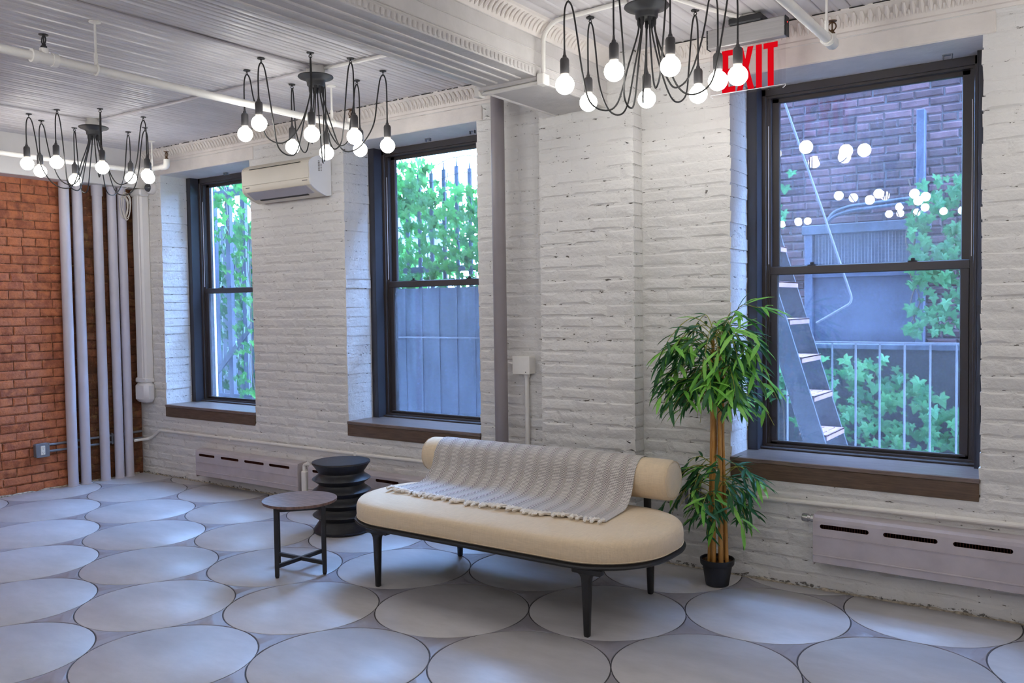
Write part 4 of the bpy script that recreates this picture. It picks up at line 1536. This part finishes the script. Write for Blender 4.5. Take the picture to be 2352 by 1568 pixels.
for cx_, cz_, a0 in ((x1 - r, z0 + r, 270), (x1, z1, 0), (x0, z1, 0), (x0 + r, z0 + r, 180)):
    if cz_ == z1: pp.append((cx_, cz_)); continue
    for k in range(6):
        a = math.radians(a0 + 18 * k); pp.append((cx_ + r * math.cos(a), cz_ + r * math.sin(a)))
tm = NT('clear_acrylic'); tm.t.nodes.remove(tm.b)
tr = tm.n('ShaderNodeBsdfTransparent', {0: (.97, .955, .96, 1)}); g = tm.n('ShaderNodeBsdfGlossy', {0: (1, 1, 1, 1), 1: .03})
fr = tm.n('ShaderNodeFresnel', {0: tm.math('MULTIPLY_ADD', tm.n('ShaderNodeNewGeometry').outputs['Backfacing'], 1 / 1.45 - 1.45, 1.45)}).outputs[0]
tm.set(tm.out.inputs[0], tm.n('ShaderNodeMixShader', {0: fr, 1: tr.outputs[0], 2: g.outputs[0]}).outputs[0])
m = MB(); m.prism(pp, EY - .003, EY + .003, lambda a, b, h: (a, h, b)); pn = m.build('acrylic_panel', tm.m, t)
m = MB(); m.tube([(a, EY, b) for a, b in pp if b < z1] , .0018, 4); m.build('panel_edge', m_acw, pn)
zb_, zt_ = 2.418, 2.616
fx = lambda f: 1.590 + f * .268
sw_ = .105
G = {
    'letter_e': [(0, 0), (.245, 0), (.245, .13), (sw_ + .01, .13), (sw_ + .01, .435), (.215, .435), (.215, .56), (sw_ + .01, .56), (sw_ + .01, .87), (.245, .87), (.245, 1), (0, 1)],
    'letter_x': [(.27, 0), (.375, 0), (.425, .30), (.475, 0), (.585, 0), (.485, .51), (.575, 1), (.470, 1), (.428, .72), (.385, 1), (.278, 1), (.372, .51)],
    'letter_i': [(.617, 0), (.722, 0), (.722, 1), (.617, 1)],
    'letter_t': [(.825, 0), (.930, 0), (.930, .87), (1.0, .87), (1.0, 1), (.752, 1), (.752, .87), (.825, .87)]}
for nm, P in G.items():
    m = MB(); m.prism([(fx(a), zb_ + b * (zt_ - zb_)) for a, b in P], EY - .0048, EY - .0031, lambda a, b, h: (a, h, b)); m.build(nm, m_exit, t)

# ------------------------------------------------------------------ sprinkler pipes
def head(t, p, mat):
    x, y, z = p
    m = MB(); m.lathe([(.0135, -.004), (.0135, .006), (.009, .009), (.008, .018), (.0001, .018)], p, 12)
    h = m.build('sprinkler_head', mat, t, True)
    m = MB()
    for s in (-1, 1): m.tube(bend([(x + s * .006, y, z + .014), (x + s * .019, y, z + .028), (x + s * .014, y, z + .045), (x, y, z + .054)], .012), .0032, 6)
    m.tube([(x, y, z + .018), (x, y, z + .05)], .003, 6)
    m.build('frame_arms', mat, h, True)
    m = MB(); m.lathe([(.0001, .053), (.020, .055), (.021, .058), (.0001, .0585)], p, 16); m.build('deflector', mat, h, True)


def hanger(t, x, y, z, mat=None):
    m = MB(); m.tube([(x, y, z + .02), (x, y, ZC - .004)], .0055, 8); m.tube([(x, y, z + .02), (x, y, z + .075)], .009, 8)
    h = m.build('hanger_rod', m_wpipe, t, True)
    m = MB(); m.lathe([(.008, -.010), (.027, -.004), (.027, .0)], (x, y, ZC), 16); m.build('ceiling_plate', m_wpipe, h, True)
    m = MB(); m.tube([(x + .024 * math.cos(2 * PI * k / 16), y, z + .024 * math.sin(2 * PI * k / 16)) for k in range(16)], .005, 6, closed=True); m.build('ring', m_wpipe, h, True)


PX, PZ, pr_ = -.785, 2.547, .020
t = thing('sprinkler_pipe', (PX, -1.5, PZ), 'white sprinkler pipe crossing the left ceiling toward the air conditioner', 'pipe', 'sprinkler pipes')
m = MB(); m.tube([(PX, YF + .01, PZ), (PX, -.44, PZ)], pr_, 16); m.build('run', m_wpipe, t, True, 60)
m = MB(); m.tube(bend([(PX, -.46, PZ), (PX, -.40, PZ), (PX, -.40, PZ + .05)], .03), .024, 14); m.build('elbow', m_wpipe, t, True, 60)
m = MB()
for y in (-2.33, -2.24): m.tube([(PX, y - .012, PZ), (PX, y + .012, PZ)], .030, 16)
m.tube([(PX, -2.33, PZ), (PX, -2.24, PZ)], .026, 16); m.tube([(PX, -2.285, PZ), (PX, -2.285, PZ + .042)], .019, 12); m.build('tee', m_wpipe, t, True, 60)
head(t, (PX, -2.285, PZ + .046), m_blackp); head(t, (PX, -.40, PZ + .052), m_brass)
hanger(t, PX, -2.045, PZ); hanger(t, PX, -.56, PZ)
t = thing('sprinkler_pipe', (2.1, -.6, 2.56), 'white sprinkler pipe ending above the right window', 'pipe', 'sprinkler pipes')
m = MB(); m.tube([(2.1, YF + .01, 2.562), (2.1, -.27, 2.562)], .0205, 16); m.build('run', m_wpipe, t, True, 60)
m = MB(); m.tube([(2.1, -.33, 2.562), (2.1, -.265, 2.562), (2.1, -.25, 2.562), (2.1, -.242, 2.562)], [.027, .028, .024, .01], 16); m.tube([(2.1, -.27, 2.562), (2.1, -.27, 2.60)], .018, 12); m.build('elbow', m_wpipe, t, True, 60)
head(t, (2.1, -.27, 2.602), m_brass); hanger(t, 2.1, -.36, 2.562)
t = thing('sprinkler_pipe', (-3.33, -.8, 2.55), 'white sprinkler pipe along the bulkhead with a branch over the left window', 'pipe', 'sprinkler pipes')
m = MB(); m.tube([(-3.34, YF + .01, 2.55), (-3.34, -.255, 2.55)], .0195, 16); m.build('run', m_wpipe, t, True, 60)
m = MB(); m.tube([(-3.34, -.29, 2.55), (-3.34, -.225, 2.55)], .027, 16); m.tube([(-3.345, -.255, 2.55), (-3.29, -.255, 2.55)], .027, 16); m.build('tee', m_wpipe, t, True, 60)
m = MB(); m.tube([(-3.34, -.255, 2.55), (-3.00, -.255, 2.55)], .0185, 16); br_ = m.build('branch', m_wpipe, t, True, 60)
m = MB(); m.tube(bend([(-3.04, -.255, 2.55), (-2.975, -.255, 2.55), (-2.975, -.255, 2.605)], .035), .024, 14); m.build('elbow', m_wpipe, t, True, 60)
head(t, (-2.975, -.255, 2.608), m_brass); hanger(t, -3.17, -.255, 2.55)

# ------------------------------------------------------------------ ceiling conduits feeding the lamps
t = thing('ceiling_conduit', (-1.6, -.9, ZC), 'thin white conduit on the ceiling joining the two left chandeliers', 'conduit')
m = MB(); m.tube([(-2.72, -.945, ZC - .012), (-.60, -.900, ZC - .012)], .0085, 8); m.build('pipe', m_ceil, t, True)
m = MB(); m.tube([(-2.769, -1.0, ZC - .012), (-2.79, -3.35, ZC - .012)], .010, 8); m.build('branch', m_ceil, t, True)
t = thing('ceiling_conduit', (0, -.9, ZC), 'thin white conduit from the middle chandelier to the beam and round its underside', 'conduit')
m = MB(); m.tube(bend([(-.50, -.88, ZC - .012), (.08, -.85, ZC - .014), (.49, -.80, ZC - .03), (.505, -.775, 2.56), (.505, -.77, 2.478), (.905, -.79, 2.478)], .04), .010, 8); m.build('pipe', m_wpipe, t, True)
m = MB(); m.tube([(-.544, -.95, ZC - .012), (-.60, -3.35, ZC - .012)], .011, 8); m.build('branch', m_ceil, t, True)
m = MB(); m.box(.487, .525, -.795, -.745, 2.463, 2.52, .006); m.build('elbow', m_wpipe, t)
t = thing('ceiling_conduit', (1.1, -.78, ZC), 'white conduit climbing the beam side to the nearest chandelier', 'conduit')
m = MB(); m.tube(bend([(.902, -.79, 2.49), (.902, -.785, 2.70), (.96, -.775, ZC - .012), (1.36, -.80, ZC - .013)], .05), .011, 10); m.build('pipe', m_wpipe, t, True)
m = MB(); m.box(.882, .925, -.82, -.765, 2.46, 2.515, .006); m.build('elbow', m_wpipe, t)
m = MB(); m.tube(bend([(1.52, -.77, ZC - .013), (1.60, -.5, ZC - .013), (1.69, -.27, ZC - .013)], .05), .010, 10); m.build('branch', m_wpipe, t, True)

# ------------------------------------------------------------------ courtyard
m = MB(); m.box(-9, 9, .02, WT, ZC + .15, 9.0); m.build('wall_upper_storeys', m_farm, kind='structure', label='upper storeys of this building above the windows')
m = MB(); m.box(-9, XL - .3, .02, WT, -.3, ZC + .15); m.box(XR + .3, 9, .02, WT, -.3, ZC + .15); m.build('wall_outer', m_farm, kind='structure', label='rest of the outer face of this building')
m = MB(); m.box(-18, 8, WT, 16, -.42, -.30); m.build('courtyard_ground', m_ground, kind='structure', label='concrete ground of the courtyard')
m = MB(); m.box(-.7, 9.0, 3.206, 3.5, -.3, 6.2)
far = m.build('courtyard_wall', m_farm, kind='structure', label='brick wall of the next building across the courtyard')
m_far = basic('dull_brick', srgb(92, 64, 66), .85, var=.25, vs=14, rnd=.4, bump=.5, bs=60)
brick_field(far, 'far', m_far, lambda u: (u, 3.2, 0), 0, -.7, 5.5, -.3, 4.3, [(1.02, 1.92, 1.04, 2.05)], nobj=300, seed=31, proud=.007, window=lambda q: 1770 < q[0] < 2230 and 150 < q[1] < 1050)
m = MB(); m.box(-.7, 4.4, 2.99, 3.19, -.3, 1.03); lw = m.build('parapet', m_ground, far)
m = MB(); m.box(-.7, 4.4, 2.95, 3.2, 1.03, 1.075, .006); m.build('coping', m_sheet, far)

# steel shutter with a mesh vent in the far wall
t = thing('steel_shutter', (1.47, 3.1, 1.07), 'weathered steel shutter with a wire mesh vent across the courtyard', 'shutter')
m = MB(); m.box(1.03, 1.91, 3.13, 3.30, 1.06, 2.05); m.build('panel', m_gate, t)
m = MB(); m.box(.98, 1.96, 3.06, 3.16, 1.975, 2.055, .006); m.build('top_beam', m_sheet, t)
for a in (1.0, 1.86):
    m = MB(); m.box(a, a + .06, 3.07, 3.15, 1.07, 2.9 if a > 1.5 else 1.98, .005); m.build('post', m_gate, t)
m = MB(); m.box(1.06, 1.86, 3.10, 3.13, 1.62, 1.66); m.build('rail', m_gate, t)
m = MB()
x = 1.08
while x < 1.86: m.box(x, x + .0035, 3.105, 3.109, 1.66, 1.975); x += .026
z = 1.67
while z < 1.97: m.box(1.06, 1.86, 3.1055, 3.1085, z, z + .0035); z += .026
m.build('wire_mesh', m_rail, t, kind='stuff')
t = thing('bent_conduit', (1.5, 3.1, 2.1), 'pale bent conduit pair above the steel shutter', 'conduit')
for dz in (0, .035):
    m = MB(); m.tube(bend([(1.19, 3.03, 2.06), (1.24, 3.03, 2.11 + dz), (1.36, 3.03, 2.15 + dz), (1.84, 3.03, 2.18 + dz)], .06), .014, 8); m.build('pipe', m_sheet, t, True)

# fire-escape ladder
LX = lambda z: 1.308 + .313 * (1.398 - z)
t = thing('fire_escape_ladder', (LX(-.3), 1.5, -.3), 'steep iron fire escape ladder with pink treads outside the right window', 'ladder')
for y in (1.30, 1.745):
    m = MB()
    za, zb2 = -.3, 3.3
    m.add([(LX(z) + dx, yy, z) for z in (za, zb2) for dx in (-.065, .065) for yy in (y - .006, y + .006)], [(0, 1, 3, 2), (4, 6, 7, 5), (0, 4, 5, 1), (2, 3, 7, 6), (0, 2, 6, 4), (1, 5, 7, 3)])
    for e in (-.065, .065): m.tube([(LX(za) + e, y, za), (LX(zb2) + e, y, zb2)], .008, 6)
    m.build('stringer', m_iron, t)
for k in range(-3, 9):
    z = 1.30 + .245 * (2 - k) - .49 + .0
    zt = 1.302 - .2465 * (k - 2)
    if zt < -.2 or zt > 3.1: continue
    m = MB(); xc = LX(zt)
    for a, b in ((-.088, -.040), (-.030, .030), (.040, .088)):
        m.box(xc + a, xc + b, 1.312, 1.735, zt - .006, zt + .004, .002)
    for yy in (1.33, 1.52, 1.715): m.box(xc - .088, xc + .088, yy - .018, yy + .018, zt - .0058, zt + .0038)
    m.box(xc + .080, xc + .088, 1.312, 1.735, zt - .034, zt + .004, .002)
    m.build('tread', m_rust, t)
m = MB(); m.tube(bend([(1.20, 1.75, 2.95), (1.50, 1.75, 2.06), (1.70, 1.75, 1.44), (1.69, 1.75, 1.40), (1.47, 1.745, 1.27)], .05), .0075, 8); m.build('handrail', m_rail, t, True)

# railing
t = thing('courtyard_railing', (1.9, 2.0, -.3), 'thin pale iron railing behind the ladder', 'railing')
m = MB(); m.box(.9, 3.4, 1.985, 2.015, 1.122, 1.134); m.build('top_rail', m_rail, t)
m = MB(); m.box(.9, 3.4, 1.985, 2.015, .0, .02); m.build('bottom_rail', m_rail, t)
for k in range(-3, 12):
    x = 1.509 + .158 * k
    if .9 < x < 3.4:
        m = MB(); m.tube([(x, 2.0, -.3), (x, 2.0, 1.124)], .007, 8); m.build('baluster', m_rail, t, True)

# spiked iron fence
t = thing('spiked_fence', (-2.0, 1.5, -.3), 'tall spiked iron fence with barbed wire behind the middle window', 'fence')
x = -3.3
k = 0
while x < -.8:
    h = 2.60 + .02 * math.sin(k * 2.1)
    m = MB(); m.box(x - .017, x + .017, 1.492, 1.508, -.3, h)
    m.add([(x - .009, 1.5, h), (x + .009, 1.5, h), (x, 1.494, h + .02), (x, 1.506, h + .02), (x, 1.5, h + .12)], [(0, 2, 1), (0, 1, 3), (0, 4, 2), (2, 4, 1), (1, 4, 3), (3, 4, 0)])
    m.build('picket', m_gate, t)
    x += .141; k += 1
for z in (1.72, .3):
    m = MB(); m.box(-3.35, -.75, 1.475, 1.492, z, z + .05); m.build('rail', m_gate, t)
rr = random.Random(8)
for z in (2.66, 2.52, 2.40):
    m = MB(); ps = [(-3.3 + .047 * i, 1.48 + rr.uniform(-.01, .01), z + .03 * math.sin(i * .35) + rr.uniform(-.006, .006)) for i in range(54)]
    m.tube(ps, .0035, 5)
    for p in ps[::3]: m.tube([(p[0] - .012, p[1], p[2] - .012), (p[0] + .012, p[1], p[2] + .012)], .002, 4); m.tube([(p[0] - .01, p[1], p[2] + .012), (p[0] + .01, p[1], p[2] - .012)], .002, 4)
    m.build('barbed_wire', m_iron, t)
# weathered sheet in front of the lower part of the fence
t = thing('sheet_hoarding', (-1.55, 1.2, -.3), 'weathered ribbed metal hoarding outside the lower middle window', 'hoarding')
x = -2.55
while x < -.6:
    m = MB(); wd = .186
    m.box(x, x + wd - .004, 1.20, 1.206, -.3, 1.575); m.box(x - .004, x + .006, 1.193, 1.206, -.3, 1.58)
    m.build('sheet', m_sheet, t); x += wd
m = MB(); m.box(-2.56, -.6, 1.18, 1.193, 1.158, 1.170); m.build('batten', m_rail, t)

# iron gate with diagonal brace outside the left window
t = thing('braced_gate', (-4.5, 1.5, -.3), 'bluish iron gate with diagonal brace outside the left window', 'gate')
for x in (-4.83, -4.576, -4.324, -4.06):
    m = MB(); m.box(x - .036, x + .036, 1.49, 1.53, -.3, 2.72); m.build('upright', m_gate, t)
m = MB(); m.box(-4.9, -3.98, 1.488, 1.532, 2.62, 2.69); m.build('top_bar', m_gate, t)
m = MB(); m.box(-4.9, -3.98, 1.488, 1.532, .45, .52); m.build('bottom_bar', m_gate, t)
m = MB(); d0, d1 = Vector((-4.86, 1.475, .69)), Vector((-3.98, 1.475, 1.43))
u_ = (d1 - d0).normalized(); nn = Vector((-u_.z, 0, u_.x)) * .028
m.add([p + q + Vector((0, dy, 0)) for p in (d0, d1) for q in (nn, -nn) for dy in (-.008, .008)], [(0, 1, 3, 2), (4, 6, 7, 5), (0, 4, 5, 1), (2, 3, 7, 6), (0, 2, 6, 4), (1, 5, 7, 3)])
m.build('diagonal_brace', m_sheet, t)
t = thing('picket_fence', (-5.4, 2.2, -.3), 'weathered close-boarded fence beyond the braced gate', 'fence')
x = -7.2
while x < -4.2:
    m = MB(); m.box(x, x + .112, 2.2, 2.215, -.3, 2.45 + .03 * math.sin(x * 9)); m.build('picket', m_sheet, t); x += .128
m = MB(); m.box(-7.2, -4.2, 2.215, 2.24, .5, .57); m.box(-7.2, -4.2, 2.215, 2.24, 1.9, 1.97); m.build('rail', m_iron, t)
t = thing('neighbour_house', (-11, 7.5, -.3), 'pale clapboard house far beyond the left window', 'building')
z = -.3
while z < 3.0:
    m = MB(); m.add([(x, y, zz) for x in (-15, -6.5) for (y, zz) in ((7.5, z + .22), (7.46, z), (7.52, z))], [(0, 1, 4, 3), (1, 2, 5, 4), (0, 3, 5, 2), (0, 2, 1), (3, 4, 5)])
    m.build('clapboard', m_sheet, t); z += .2
for x in (-12.6, -10.6, -8.6):
    m = MB(); m.box(x, x + .8, 7.40, 7.5, 1.1, 2.4); f = m.build('window', m_outlet, t)
    m = MB(); m.box(x + .07, x + .73, 7.385, 7.41, 1.18, 2.32); m.build('pane', m_lens, f)

# ------------------------------------------------------------------ climbing ivy
IV = [(0, .12), (.14, .30), (.42, .34), (.33, .10), (.56, -.12), (.26, -.20), (.18, -.42), (0, -.72), (-.18, -.42), (-.26, -.20), (-.56, -.12), (-.33, .10), (-.42, .34), (-.14, .30)]
iv = MB(); iv.v = [(0, -.05, -.05)] + [(a, 0.04 * abs(a) + (.05 if b < -.5 else 0), b) for a, b in IV]
iv.f = [(0, i, i % 14 + 1) for i in range(1, 15)]
IVV, IVF = iv.v, iv.f


def ivy(label, base, regs, mat, nobj, seed, win):
    rr = random.Random(seed)
    t = thing('ivy', base, label, 'ivy', None)
    me = iv.mesh('leaf', mat, False)
    L = []
    for (xa, xb, za, zb3, y, n, s, fn) in regs:
        k = 0; tries = 0
        while k < n and tries < n * 6:
            tries += 1
            x, z = rr.uniform(xa, xb), rr.uniform(za, zb3)
            if fn and not fn(x, z, rr): continue
            yy = y + rr.uniform(-.07, .03)
            M = Matrix.Translation((x, yy, z)) @ Matrix.Rotation(rr.uniform(-.7, .7), 4, 'Z') @ Matrix.Rotation(rr.uniform(-.15, .85), 4, 'X') @ Matrix.Rotation(rr.uniform(-.7, .7), 4, 'Y') @ Matrix.Scale(s * rr.uniform(.6, 1.25), 4)
            q = px((x, yy, z))
            L.append((0 if win(q) else 1, yy, M)); k += 1
    L.sort(key=lambda a: (a[0], a[1]))
    rest = MB()
    for i, (a, b, M) in enumerate(L):
        if i < nobj and a == 0: inst('leaf', me, t, M)
        else:
            o = len(rest.v); rest.v += [tuple(M @ Vector(v)) for v in IVV]; rest.f += [tuple(j + o for j in f) for f in IVF]
    if rest.v: rest.build('foliage', mat, t, kind='stuff')
    for (xa, xb, za, zb3, y, n, s, fn) in regs:
        for k in range(4):
            x = rr.uniform(xa, xb)
            m = MB(); m.tube(catmull([(x + rr.uniform(-.06, .06), y + .02, za + (zb3 - za) * i / 5) for i in range(6)], 4), .005, 5); m.build('stem', m_apron, t, True)
    return t


inw3 = lambda q: q and 1785 < q[0] < 2212 and 165 < q[1] < 1045
inw2 = lambda q: q and 905 < q[0] < 1100 and 320 < q[1] < 965
inw1 = lambda q: q and 480 < q[0] < 590 and 400 < q[1] < 920
blob = lambda f, ph, th: (lambda x, z, rr: math.sin(x * f + ph) + math.sin(z * f * 1.3 + ph * 2 + x * 2) + rr.uniform(-.5, .5) > th)
ivy('ivy with large pointed leaves on the wall behind the railing', (1.5, 3.0, -.3),
    [(.6, 2.5, -.1, .98, 2.83, 560, .100, blob(5.2, .4, -1.15)), (1.84, 2.45, 1.16, 2.35, 2.90, 280, .092, blob(6, 1.1, -.9)), (.5, .95, 2.0, 2.5, 3.02, 10, .09, None)], m_ivyA, 300, 5, inw3)
ivy('dense ivy climbing the spiked fence behind the middle window', (-1.7, 1.4, -.3),
    [(-2.7, -.9, 1.45, 2.42, 1.36, 620, .088, None), (-2.7, -1.62, 2.30, 2.68, 1.36, 190, .092, None), (-3.2, -.9, 1.2, 2.35, 1.72, 520, .10, None), (-3.2, -1.62, 2.2, 2.62, 1.72, 160, .10, None), (-2.6, -.9, .2, 1.5, 1.72, 160, .09, None)], m_ivyB, 300, 6, inw2)
ivy('bright ivy framing the gate outside the left window', (-4.4, 1.4, -.3),
    [(-5.2, -3.7, 2.15, 2.95, 1.37, 240, .085, None), (-5.2, -4.65, 1.2, 2.3, 1.37, 90, .08, None), (-4.32, -3.7, .4, 2.3, 1.37, 230, .08, None), (-6.4, -4.0, .3, 2.9, 2.04, 900, .10, None), (-5.2, -4.3, 1.2, 2.3, 1.68, 120, .08, blob(4, 1, -.1))], m_ivyB, 240, 7, inw1)
